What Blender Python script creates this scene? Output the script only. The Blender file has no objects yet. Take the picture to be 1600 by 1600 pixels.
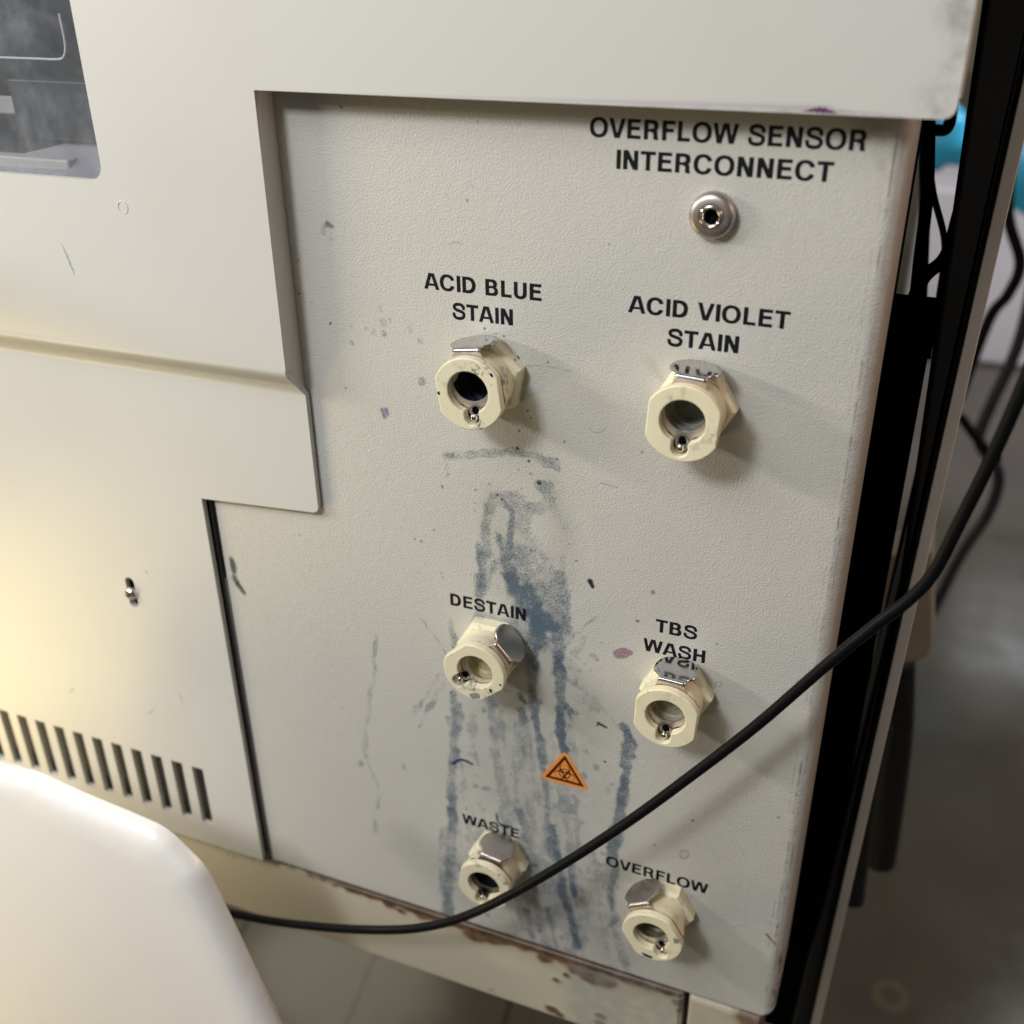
import bpy, bmesh, math, random
import numpy as np
from mathutils import Vector, Matrix
from mathutils.geometry import delaunay_2d_cdt
random.seed(7)
SC = bpy.context.scene
COL = SC.collection

# ------------------------------------------------------------------ camera
# Solved from the two vanishing points of the panel. World: X right, Z up, the
# connector panel is the plane y = 0, the camera 260 mm in front of it.
F = 1671.2
AX = np.array([0.928785, 0.16695458, -0.33088456])
DN = np.array([0.01177847, 0.87904127, 0.47660015])
NO = np.array([0.37043176, -0.44655639, 0.81447388])
D0 = 260.0                       # mm
ZC = 750.0                       # camera height above floor, mm
cam = bpy.data.cameras.new('camera')
co = bpy.data.objects.new('camera', cam)
COL.objects.link(co)
SC.camera = co
cam.sensor_width = 36
cam.lens = 36 * F / 1600
cam.clip_start = 0.01
cam.clip_end = 50
R = Matrix(((AX[0], -AX[1], -AX[2]), (NO[0], -NO[1], -NO[2]), (-DN[0], DN[1], DN[2])))
co.matrix_world = Matrix.Translation((0, -D0 / 1000, ZC / 1000)) @ R.to_4x4()
cam.dof.use_dof = True
cam.dof.focus_distance = 0.305
cam.dof.aperture_fstop = 11

# ------------------------------------------------------------------ light
w = bpy.data.worlds.new('World')
SC.world = w
w.use_nodes = True
w.node_tree.nodes['Background'].inputs[0].default_value = (1.0, 0.93, 0.82, 1)
w.node_tree.nodes['Background'].inputs[1].default_value = 0.145


def area(name, loc, target, size, power, color, sy=None):
    l = bpy.data.lights.new(name, 'AREA')
    l.energy = power
    l.color = color
    l.shape = 'RECTANGLE'
    l.size = size
    l.size_y = sy or size
    o = bpy.data.objects.new(name, l)
    COL.objects.link(o)
    o.location = loc
    o.rotation_euler = (Vector(target) - Vector(loc)).to_track_quat('-Z', 'Y').to_euler()
    return o


area('ceiling_lamp_cool', (-0.35, -0.65, 1.15), (-0.12, 0, 0.62), 0.13, 3.3, (0.92, 0.955, 1.0))
area('overhead_fill_soft', (-0.42, -0.52, 1.28), (-0.12, 0, 0.58), 0.60, 3.6, (1.0, 0.985, 0.965), 0.45)  # added overhead fill, stands in for soft ambient light
area('side_lamp_warm', (-0.70, -0.28, 0.87), (-0.10, 0, 0.62), 0.20, 2.2, (1.0, 0.93, 0.83), 0.032)
area('low_bounce_fill', (-0.60, -0.19, 0.30), (-0.22, 0, 0.40), 0.18, 0.95, (1.0, 0.77, 0.30))  # added fill imitating the yellow bounce at the lower left
area('floor_fill_warm', (-0.50, 0.45, 0.33), (-0.10, 0.22, 0.0), 0.20, 0.27, (1.0, 0.92, 0.70))  # added fill under the machine, only brightens the floor there
area('right_lamp_orange', (0.40, 0.03, 0.86), (0.0, 0, 0.70), 0.10, 0.55, (1.0, 0.62, 0.45))
area('ceiling_tube', (0.95, 4.62, 2.4), (0.95, 4.62, 0.0), 1.1, 4.0, (0.88, 0.94, 1.0), 0.20)
area('ceiling_tube', (0.95, 5.08, 2.4), (0.95, 5.08, 0.0), 1.1, 2.2, (0.88, 0.94, 1.0), 0.18)
area('far_box_fill', (0.6, 1.3, 1.2), (0.45, 1.8, 0.45), 0.3, 9, (1.0, 0.97, 0.97))  # added fill that brightens the far white box

SC.view_settings.view_transform = 'Standard'
SC.view_settings.look = 'None'
SC.view_settings.exposure = 0.0
SC.view_settings.gamma = 1.0
SC.view_settings.use_curve_mapping = False


# ------------------------------------------------------------------ helpers
def P(px, py, h=0.0):
    """photo pixel -> mm (x, z) on the plane h mm in front of the panel"""
    r = np.array([px - 800.0, py - 800.0, F])
    s = (D0 - h) / (r @ NO)
    return float(r @ AX * s), float(-(r @ DN) * s)


def P3(px, py, h):
    x, z = P(px, py, h)
    return (x, -h, z)


def V(x, y, z):
    return (x * .001, y * .001, (z + ZC) * .001)


def mesh_obj(name, verts, faces, mat=None, parent=None, world=True, smooth=True, angle=35, bevel=0, seg=2):
    me = bpy.data.meshes.new(name)
    vs = [V(*v) for v in verts] if world else [(v[0] * .001, v[1] * .001, v[2] * .001) for v in verts]
    me.from_pydata(vs, [], faces)
    bm = bmesh.new()
    bm.from_mesh(me)
    bmesh.ops.remove_doubles(bm, verts=bm.verts, dist=2e-6)
    bmesh.ops.recalc_face_normals(bm, faces=bm.faces)
    bm.to_mesh(me)
    bm.free()
    if smooth:
        me.shade_smooth()
        me.set_sharp_from_angle(angle=math.radians(angle))
    o = bpy.data.objects.new(name, me)
    COL.objects.link(o)
    if mat:
        me.materials.append(mat)
    if parent is not None:
        o.parent = parent
        if world:
            o.matrix_parent_inverse = parent.matrix_world.inverted()
    if bevel:
        m = o.modifiers.new('bevel', 'BEVEL')
        m.width = bevel * .001
        m.segments = seg
        m.limit_method = 'ANGLE'
        m.angle_limit = math.radians(50)
        m.harden_normals = True
    return o


def empty(name, loc=(0, 0, 0), parent=None):
    o = bpy.data.objects.new(name, None)
    COL.objects.link(o)
    o.empty_display_size = 0.01
    if parent is not None:
        o.parent = parent
    o.location = loc
    return o


def tag(o, label=None, cat=None, group=None, kind=None):
    for k, v in (('label', label), ('category', cat), ('group', group), ('kind', kind)):
        if v:
            o[k] = v
    return o


def circle(cx, cz, r, n=48, a0=0, a1=360):
    return [(cx + r * math.cos(math.radians(a0 + (a1 - a0) * i / n)),
             cz + r * math.sin(math.radians(a0 + (a1 - a0) * i / n))) for i in range(n)]


def round_poly(pts, radii, n=7):
    """round the corners of a polygon"""
    out = []
    N = len(pts)
    for i, p in enumerate(pts):
        r = radii[i] if isinstance(radii, (list, tuple)) else radii
        p = Vector(p)
        a = (Vector(pts[i - 1]) - p)
        b = (Vector(pts[(i + 1) % N]) - p)
        if r <= 0:
            out.append(tuple(p))
            continue
        a1, b1 = a.normalized(), b.normalized()
        ang = a1.angle(b1)
        t = min(r / math.tan(ang / 2), a.length * .49, b.length * .49)
        A, B = p + a1 * t, p + b1 * t
        for k in range(n + 1):
            s = k / n
            q = A * (1 - s) ** 2 + p * 2 * s * (1 - s) + B * s * s
            out.append(tuple(q))
    return out


def inside(pt, poly):
    x, y = pt
    c = False
    j = len(poly) - 1
    for i in range(len(poly)):
        xi, yi = poly[i]
        xj, yj = poly[j]
        if (yi > y) != (yj > y) and x < (xj - xi) * (y - yi) / (yj - yi + 1e-12) + xi:
            c = not c
        j = i
    return c


def plate(name, outline, holes, front, back, mat, parent=None, bevel=0.3, seg=2, world=True, cuts=(), angle=35):
    """solid sheet: outline with holes in (x,z) mm; front/back are h values or functions of (x,z)"""
    pts, edges = [], []

    def loop(l):
        s = len(pts)
        pts.extend(Vector(p) for p in l)
        edges.extend((s + i, s + (i + 1) % len(l)) for i in range(len(l)))
    loop(outline)
    for h in holes:
        loop(h)
    for a, b in cuts:
        s = len(pts)
        pts.extend((Vector(a), Vector(b)))
        edges.append((s, s + 1))
    vs, es, fs, _, _, _ = delaunay_2d_cdt(pts, edges, [], 0, 1e-5)
    keep = []
    for f in fs:
        c = sum((vs[i] for i in f), Vector((0, 0))) / len(f)
        if inside(c, outline) and not any(inside(c, h) for h in holes):
            keep.append(list(f))
    fr = front if callable(front) else (lambda x, z: front)
    bk = back if callable(back) else (lambda x, z: back)
    n = len(vs)
    verts = [(v.x, -fr(v.x, v.y), v.y) for v in vs] + [(v.x, -bk(v.x, v.y), v.y) for v in vs]
    faces = []
    cnt = {}
    for f in keep:
        faces.append(f)
        faces.append([i + n for i in reversed(f)])
        for i in range(len(f)):
            e = (f[i], f[(i + 1) % len(f)])
            k = tuple(sorted(e))
            cnt.setdefault(k, []).append(e)
    for k, l in cnt.items():
        if len(l) == 1:
            a, b = l[0]
            faces.append([b, a, a + n, b + n])
    o = mesh_obj(name, verts, faces, mat, parent, world, bevel=bevel, seg=seg, angle=angle)
    bm = bmesh.new()
    bm.from_mesh(o.data)
    bmesh.ops.delete(bm, geom=[v for v in bm.verts if not v.link_faces], context='VERTS')
    bmesh.ops.dissolve_limit(bm, angle_limit=0.002, verts=bm.verts, edges=bm.edges) if not callable(front) else None
    bm.to_mesh(o.data)
    bm.free()
    return o


def box(name, x0, x1, y0, y1, z0, z1, mat, parent=None, bevel=0.5, seg=2, world=True):
    vs = [(x, y, z) for x in (x0, x1) for y in (y0, y1) for z in (z0, z1)]
    fs = [(0, 1, 3, 2), (4, 6, 7, 5), (0, 4, 5, 1), (2, 3, 7, 6), (0, 2, 6, 4), (1, 5, 7, 3)]
    return mesh_obj(name, vs, fs, mat, parent, world, bevel=bevel, seg=seg)


def lathe(prof, n=48, c=(0, 0), close=False):
    """prof: list of (r, h); axis along -y"""
    vs, fs = [], []
    m = len(prof)
    for i in range(n):
        a = 2 * math.pi * i / n
        for r, h in prof:
            vs.append((c[0] + r * math.cos(a), -h, c[1] + r * math.sin(a)))
    for i in range(n):
        j = (i + 1) % n
        for k in range(m - (0 if close else 1)):
            k2 = (k + 1) % m
            fs.append((i * m + k, i * m + k2, j * m + k2, j * m + k))
    return vs, fs


def catmull(pts, n=14):
    pts = [np.array(p, float) for p in pts]
    P_ = [2 * pts[0] - pts[1]] + pts + [2 * pts[-1] - pts[-2]]
    out = []
    for i in range(1, len(P_) - 2):
        p0, p1, p2, p3 = P_[i - 1:i + 3]
        for k in range(n):
            t = k / n
            out.append(.5 * (2 * p1 + (p2 - p0) * t + (2 * p0 - 5 * p1 + 4 * p2 - p3) * t * t + (3 * p1 - p0 - 3 * p2 + p3) * t ** 3))
    out.append(pts[-1])
    return out


def tube(name, pts, r, mat, parent=None, n=14, k=16):
    """smooth tube through mm points"""
    C = [Vector(p) for p in catmull(pts, k)]
    vs, fs = [], []
    up = Vector((0.1, 1, 0.2)).normalized()
    for i, p in enumerate(C):
        t = (C[min(i + 1, len(C) - 1)] - C[max(i - 1, 0)]).normalized()
        s = t.cross(up).normalized()
        u = s.cross(t).normalized()
        for j in range(n):
            a = 2 * math.pi * j / n
            vs.append(tuple(p + s * r * math.cos(a) + u * r * math.sin(a)))
    for i in range(len(C) - 1):
        for j in range(n):
            j2 = (j + 1) % n
            fs.append((i * n + j, i * n + j2, (i + 1) * n + j2, (i + 1) * n + j))
    fs.append(tuple(range(n)))
    fs.append(tuple((len(C) - 1) * n + j for j in range(n)))
    return mesh_obj(name, vs, fs, mat, parent, True, angle=60)


# marching squares: a flat mesh of the region f(x, z) < 0
def sdf_faces(f, x0, x1, z0, z1, step, h):
    nx = int((x1 - x0) / step) + 1
    nz = int((z1 - z0) / step) + 1
    X = x0 + step * np.arange(nx)
    Z = z0 + step * np.arange(nz)
    GX, GZ = np.meshgrid(X, Z, indexing='ij')
    D = f(GX, GZ)
    D = np.where(np.abs(D) < 1e-7, 1e-7, D)
    vid = {}
    vs, fs = [], []

    def vert(key, x, z):
        if key not in vid:
            vid[key] = len(vs)
            vs.append((x, -h, z))
        return vid[key]
    inn = D < 0
    any_ = inn[:-1, :-1] | inn[1:, :-1] | inn[:-1, 1:] | inn[1:, 1:]
    for i, j in zip(*np.nonzero(any_)):
        cs = [(i, j), (i + 1, j), (i + 1, j + 1), (i, j + 1)]
        poly = []
        for k in range(4):
            a, b = cs[k], cs[(k + 1) % 4]
            da, db = D[a], D[b]
            if da < 0:
                poly.append(vert(a, X[a[0]], Z[a[1]]))
            if (da < 0) != (db < 0):
                t = da / (da - db)
                key = (min(a, b), max(a, b))
                poly.append(vert(key, X[a[0]] + t * (X[b[0]] - X[a[0]]), Z[a[1]] + t * (Z[b[1]] - Z[a[1]])))
        if len(poly) >= 3:
            fs.append(poly)
    return vs, fs


# ------------------------------------------------------------------ materials
class Mat:
    def __init__(s, name, base=(.5, .5, .5), rough=.5, metal=0.0, spec=.5):
        s.m = bpy.data.materials.new(name)
        s.m.use_nodes = True
        s.t = s.m.node_tree
        s.b = s.t.nodes['Principled BSDF']
        s.b.inputs['Base Color'].default_value = (*base, 1)
        s.b.inputs['Roughness'].default_value = rough
        s.b.inputs['Metallic'].default_value = metal
        s.b.inputs['Specular IOR Level'].default_value = spec
        s.col = None
        s.base = base

    def n(s, kind, **kw):
        nd = s.t.nodes.new(kind)
        for k, v in kw.items():
            if k in nd.inputs:
                nd.inputs[k].default_value = v
            else:
                setattr(nd, k, v)
        return nd

    def l(s, a, b):
        s.t.links.new(a, b)

    def coord(s, scale=(1, 1, 1), kind='Object', rnd=False):
        tc = s.n('ShaderNodeTexCoord')
        mp = s.n('ShaderNodeMapping')
        mp.inputs['Scale'].default_value = scale
        s.l(tc.outputs[kind], mp.inputs[0])
        if rnd:
            oi = s.n('ShaderNodeObjectInfo')
            m = s.n('ShaderNodeVectorMath', operation='SCALE')
            m.inputs[0].default_value = (3.1, 5.7, 4.3)
            s.l(oi.outputs['Random'], m.inputs['Scale'])
            s.l(m.outputs[0], mp.inputs['Location'])
        return mp.outputs[0]

    def noise(s, scale, detail=4, rough=.55, vec=None, dist=0):
        nd = s.n('ShaderNodeTexNoise')
        nd.inputs['Scale'].default_value = scale
        nd.inputs['Detail'].default_value = detail
        nd.inputs['Roughness'].default_value = rough
        nd.inputs['Distortion'].default_value = dist
        if vec is not None:
            s.l(vec, nd.inputs['Vector'])
        return nd.outputs['Fac']

    def ramp(s, fac, a, b, lo=0., hi=1.):
        nd = s.n('ShaderNodeMapRange')
        nd.interpolation_type = 'SMOOTHSTEP'
        s.l(fac, nd.inputs[0])
        nd.inputs[1].default_value = a
        nd.inputs[2].default_value = b
        nd.inputs[3].default_value = lo
        nd.inputs[4].default_value = hi
        return nd.outputs[0]

    def math(s, op, a, b=None):
        nd = s.n('ShaderNodeMath', operation=op)
        for i, v in enumerate((a, b)):
            if v is None:
                continue
            if isinstance(v, (int, float)):
                nd.inputs[i].default_value = v
            else:
                s.l(v, nd.inputs[i])
        return nd.outputs[0]

    def attr(s, name):
        return s.n('ShaderNodeAttribute', attribute_name=name).outputs['Fac']

    def mix(s, fac, color):
        """layer a colour over what the base colour is so far"""
        nd = s.n('ShaderNodeMix', data_type='RGBA')
        if s.col is None:
            nd.inputs[6].default_value = (*s.base, 1)
        else:
            s.l(s.col, nd.inputs[6])
        nd.inputs[7].default_value = (*color, 1)
        s.l(fac, nd.inputs[0])
        s.col = nd.outputs[2]
        s.l(s.col, s.b.inputs['Base Color'])

    def bump(s, height, strength=.3, dist=.0005):
        nd = s.n('ShaderNodeBump')
        nd.inputs['Strength'].default_value = strength
        nd.inputs['Distance'].default_value = dist
        s.l(height, nd.inputs['Height'])
        s.l(nd.outputs[0], s.b.inputs['Normal'])

    def rough(s, fac, a, b):
        s.l(s.ramp(fac, 0.2, .8, a, b), s.b.inputs['Roughness'])


CREAM = (.60, .575, .51)


def m_cover():
    m = Mat('cover_paint', (.60, .592, .562), .38)
    v = m.coord(kind='Generated')
    v = m.coord()
    m.mix(m.ramp(m.noise(14, 3, .5, v), .45, .8, 0, .45), (.56, .545, .50))
    # grey worn dirt close to the free right edge
    m.mix(m.math('MULTIPLY', m.ramp(m.noise(160, 5, .65, v), .36, .70, 0, .8), m.attr('wear')), (.33, .315, .30))
    m.mix(m.math('MULTIPLY', m.ramp(m.noise(500, 3, .6, v), .30, .6), m.attr('smear')), (.30, .31, .34))
    m.mix(m.attr('violet'), (.12, .03, .14))
    # sparse raised paint specks
    vo = m.n('ShaderNodeTexVoronoi')
    vo.inputs['Scale'].default_value = 150
    m.l(v, vo.inputs['Vector'])
    sp = m.ramp(vo.outputs['Distance'], .0, .10, 1, 0)
    gate = m.ramp(m.noise(60, 2, .5, v), .52, .6)
    fine = m.math('MULTIPLY', m.noise(900, 2, .5, v), .10)
    m.bump(m.math('ADD', m.math('MULTIPLY', sp, gate), fine), .35, .00022)
    return m.m


def m_panel():
    m = Mat('panel_paint', (.555, .543, .50), .42)
    v = m.coord()
    peel = m.noise(1700, 2, .5, v)
    grain = m.noise(1500, 2, .6, v)
    mid = m.noise(240, 4, .62, v)
    low = m.noise(22, 3, .5, v)
    m.mix(m.ramp(low, .40, .8, 0, .4), (.515, .495, .44))
    g = m.math('MULTIPLY', m.attr('grime'), m.ramp(mid, .25, .75, .5, 1.0))
    m.mix(g, (.27, .27, .245))
    # rust-brown haze
    m.mix(m.math('MULTIPLY', m.attr('brown'), m.ramp(mid, .35, .65)), (.16, .085, .04))
    # blue dye: the density attribute broken up by the orange-peel texture
    d = m.attr('blue')
    blot = m.noise(75, 4, .6, v, .6)
    gate = m.ramp(d, .0, .30)
    nz = m.math('ADD', m.math('MULTIPLY', m.math('SUBTRACT', mid, .5), .95), m.math('MULTIPLY', m.math('SUBTRACT', grain, .5), 1.5))
    nz = m.math('ADD', nz, m.math('MULTIPLY', m.math('SUBTRACT', blot, .5), .8))
    e = m.math('ADD', d, m.math('MULTIPLY', nz, gate))
    m.mix(m.ramp(e, .02, 1.22, 0, .93), (.062, .105, .150))
    rim = m.math('MULTIPLY', m.ramp(d, .06, .22), m.ramp(d, .22, .48, 1, 0))
    m.mix(m.math('MULTIPLY', rim, m.ramp(blot, .45, .65, 0, .45)), (.10, .13, .165))
    m.mix(m.math('MULTIPLY', m.attr('purple'), 1.0), (.11, .055, .22))
    m.mix(m.math('MULTIPLY', m.attr('pink'), m.ramp(grain, .2, .7, .45, .9)), (.22, .11, .17))
    m.mix(m.attr('dark'), (.022, .022, .035))
    hgt = m.math('ADD', m.math('MULTIPLY', peel, 1.0), m.math('MULTIPLY', m.noise(330, 2, .5, v), .5))
    m.bump(hgt, .62, .00032)
    return m.m


def m_rail():
    m = Mat('rail_paint', (.58, .53, .40), .42)
    v = m.coord()
    n = m.noise(90, 5, .65, v)
    r = m.attr('rust')
    rr = m.ramp(m.math('ADD', r, m.math('MULTIPLY', m.math('SUBTRACT', n, .5), 1.3)), .45, .75)
    rs = m.ramp(m.math('ADD', r, m.math('MULTIPLY', m.math('SUBTRACT', n, .5), 1.5)), .22, .60)
    m.mix(m.math('MULTIPLY', rs, .45), (.34, .19, .085))
    m.mix(m.math('MULTIPLY', rr, .88), (.13, .052, .022))
    m.mix(m.math('MULTIPLY', rr, m.ramp(m.noise(230, 4, .6, v), .42, .62, 0, .85)), (.038, .024, .024))
    m.mix(m.math('MULTIPLY', m.attr('haze'), .6), (.30, .20, .10))
    m.mix(m.math('MULTIPLY', m.attr('grime'), m.ramp(m.noise(120, 4, .6, v), .3, .6, .2, .8)), (.33, .34, .30))
    m.mix(m.math('MULTIPLY', m.attr('seam'), m.ramp(n, .32, .58, .45, .95)), (.060, .032, .020))
    m.bump(m.math('ADD', m.math('MULTIPLY', n, m.ramp(r, 0, .5)), m.math('MULTIPLY', m.noise(700, 2, .5, v), .2)), .5, .0005)
    return m.m


def m_ivory(name, base=(.82, .76, .54), dirt=.28, inner=None):
    m = Mat(name, base, .36)
    m.b.inputs['Subsurface Weight'].default_value = 0.06
    m.b.inputs['Subsurface Radius'].default_value = (.002, .0015, .0008)
    m.b.inputs['Subsurface Scale'].default_value = 1.0
    v = m.coord(rnd=True)
    m.mix(m.ramp(m.noise(120, 3, .5, v), .4, .75, 0, .35), (.70, .62, .40))
    patch = m.ramp(m.noise(95, 2, .5, v), .53, .66)
    m.mix(m.math('MULTIPLY', m.math('MULTIPLY', m.ramp(m.noise(620, 4, .7, v), .45, .62), patch), dirt), (.10, .11, .12))
    m.mix(m.ramp(m.noise(420, 1, .4, v), .755, .78, 0, dirt), (.03, .03, .035))
    m.bump(m.noise(800, 2, .5, v), .12, .0003)
    return m.m


def m_steel(name='latch_steel', rough=.07, base=(.54, .53, .53), dirt=.5):
    m = Mat(name, base, rough, 1.0)
    v = m.coord(rnd=True)
    n = m.noise(260, 4, .6, v)
    m.mix(m.ramp(n, .55, .8, 0, dirt), (.25, .23, .22))
    m.l(m.ramp(n, .45, .85, rough, rough + .2), m.b.inputs['Roughness'])
    m.bump(m.noise(500, 2, .5, v), .015, .0002)
    return m.m


def m_plain(name, base, rough=.5, metal=0., var=.25, sc=60, bump=.1, spec=.5):
    m = Mat(name, base, rough, metal, spec)
    v = m.coord()
    m.mix(m.ramp(m.noise(sc, 4, .6, v), .35, .7, 0, var), tuple(c * .6 for c in base))
    m.bump(m.noise(sc * 5, 3, .6, v), bump, .0004)
    return m.m


def m_floor():
    m = Mat('floor_concrete', (.105, .093, .073), .5)
    v = m.coord()
    m.mix(m.ramp(m.noise(4, 5, .6, v), .35, .7, 0, .7), (.068, .060, .048))
    m.mix(m.ramp(m.noise(22, 5, .7, v), .55, .75, 0, .6), (.095, .085, .068))
    m.mix(m.ramp(m.noise(60, 2, .6, v), .70, .76, 0, .7), (.022, .018, .014))
    # board joints
    tc = m.n('ShaderNodeTexCoord')
    mp = m.n('ShaderNodeMapping')
    mp.inputs['Rotation'].default_value = (0, 0, math.radians(-8))
    m.l(tc.outputs['Object'], mp.inputs[0])
    br = m.n('ShaderNodeTexBrick')
    br.inputs['Scale'].default_value = 1
    br.inputs['Mortar Size'].default_value = .0022
    br.inputs['Brick Width'].default_value = .12
    br.inputs['Row Height'].default_value = 1.3
    m.l(mp.outputs[0], br.inputs['Vector'])
    sx = m.n('ShaderNodeSeparateXYZ')
    m.l(tc.outputs['Object'], sx.inputs[0])
    left = m.ramp(sx.outputs[0], -.12, -.06, 1, 0)
    m.mix(m.math('MULTIPLY', m.math('MULTIPLY', br.outputs['Fac'], left), .7), (.018, .015, .012))
    # pale ring left by a wet cup
    fx, fy = floor_xy(1392, 1556)
    dx = m.math('SUBTRACT', sx.outputs[0], fx)
    dy = m.math('SUBTRACT', sx.outputs[1], fy)
    rr = m.math('SQRT', m.math('ADD', m.math('MULTIPLY', dx, dx), m.math('MULTIPLY', dy, dy)))
    rr = m.math('ADD', rr, m.math('MULTIPLY', m.math('SUBTRACT', m.noise(60, 3, .6, v), .5), .008))
    ring = m.math('MULTIPLY', m.ramp(rr, .006, .010), m.ramp(rr, .012, .018, 1, 0))
    m.mix(m.math('MULTIPLY', ring, .7), (.16, .14, .09))
    m.l(m.ramp(m.noise(9, 4, .6, v), .3, .7, .12, .22), m.b.inputs['Roughness'])
    m.bump(m.noise(60, 3, .6, v), .06, .001)
    return m.m


def floor_xy(px, py):
    r = np.array([px - 800.0, py - 800.0, F])
    s = ZC / (r @ DN) / 1000
    return float(r @ AX * s), float(r @ NO * s) - D0 / 1000


M_COVER = m_cover()
M_PANEL = m_panel()
M_RAIL = m_rail()
M_IVORY = m_ivory('ivory_plastic')
M_IVORY_D = m_ivory('ivory_plastic_dirty', (.75, .70, .51), 1.0)
M_STEEL = m_steel(rough=.10)
M_PLATE = m_steel('plate_steel', .42, (.78, .70, .66), .4)
M_PIN = m_steel('pin_steel', .12, (.8, .78, .75), .2)
M_NICKEL = m_steel('jack_nickel', .42, (.50, .45, .43), .35)
M_CHROME = m_steel('chrome', .10, (.85, .80, .72), .1)
M_INK = m_plain('black_ink', (.008, .008, .012), .6, 0, .2, 300, .05, .15)
M_BLACK = m_plain('black_rubber', (.010, .010, .011), .42, 0, .3, 150, .12)
M_CABLE = m_plain('cable_jacket', (.004, .004, .005), .40, 0, .3, 220, .18, .16)
M_DARK = m_plain('dark_inside', (.003, .003, .004), .8, spec=.04)
M_GREYSEAL = m_plain('grey_seal', (.16, .15, .135), .38, 0, .4, 90, .1)
M_SLOT = m_plain('slot_backing', (.085, .082, .070), .5, 0, .5, 120, .2)

# ------------------------------------------------------------------ the floor and the wall
fl = mesh_obj('floor', [(-3000, -2500, -ZC), (5000, -2500, -ZC), (5000, 7500, -ZC), (-3000, 7500, -ZC)], [(0, 1, 2, 3)], m_floor(), smooth=False)
tag(fl, kind='structure')
wl = box('wall', -3000, 5000, 7000, 7100, -ZC - 5, 2200, m_plain('wall_paint', (.62, .58, .42), .6, sc=6), bevel=0)
tag(wl, kind='structure')

# ------------------------------------------------------------------ the machine
machine = empty('staining_machine')
tag(machine, 'cream painted laboratory staining machine with six labelled hose couplings and blue dye runs', 'lab machine')


# ---- connector panel: a pressed sheet with rounded right and bottom edges
PXL, PXR, PZB, PZT = -215.2, -9.4, -337.4, -22.0
CR = 4.5
EDGE_R = 4.2
STEP = 0.34


def panel_dist(x, z):
    """distance inside the outline (mm), rounded lower right corner"""
    dx = PXR - x
    dz = z - PZB
    d = np.minimum(dx, dz)
    cx, cz = PXR - CR, PZB + CR
    c = (x > cx) & (z < cz)
    d = np.where(c, CR - np.hypot(x - cx, z - cz), d)
    return np.minimum(d, (x - PXL) + 0.0)


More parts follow.
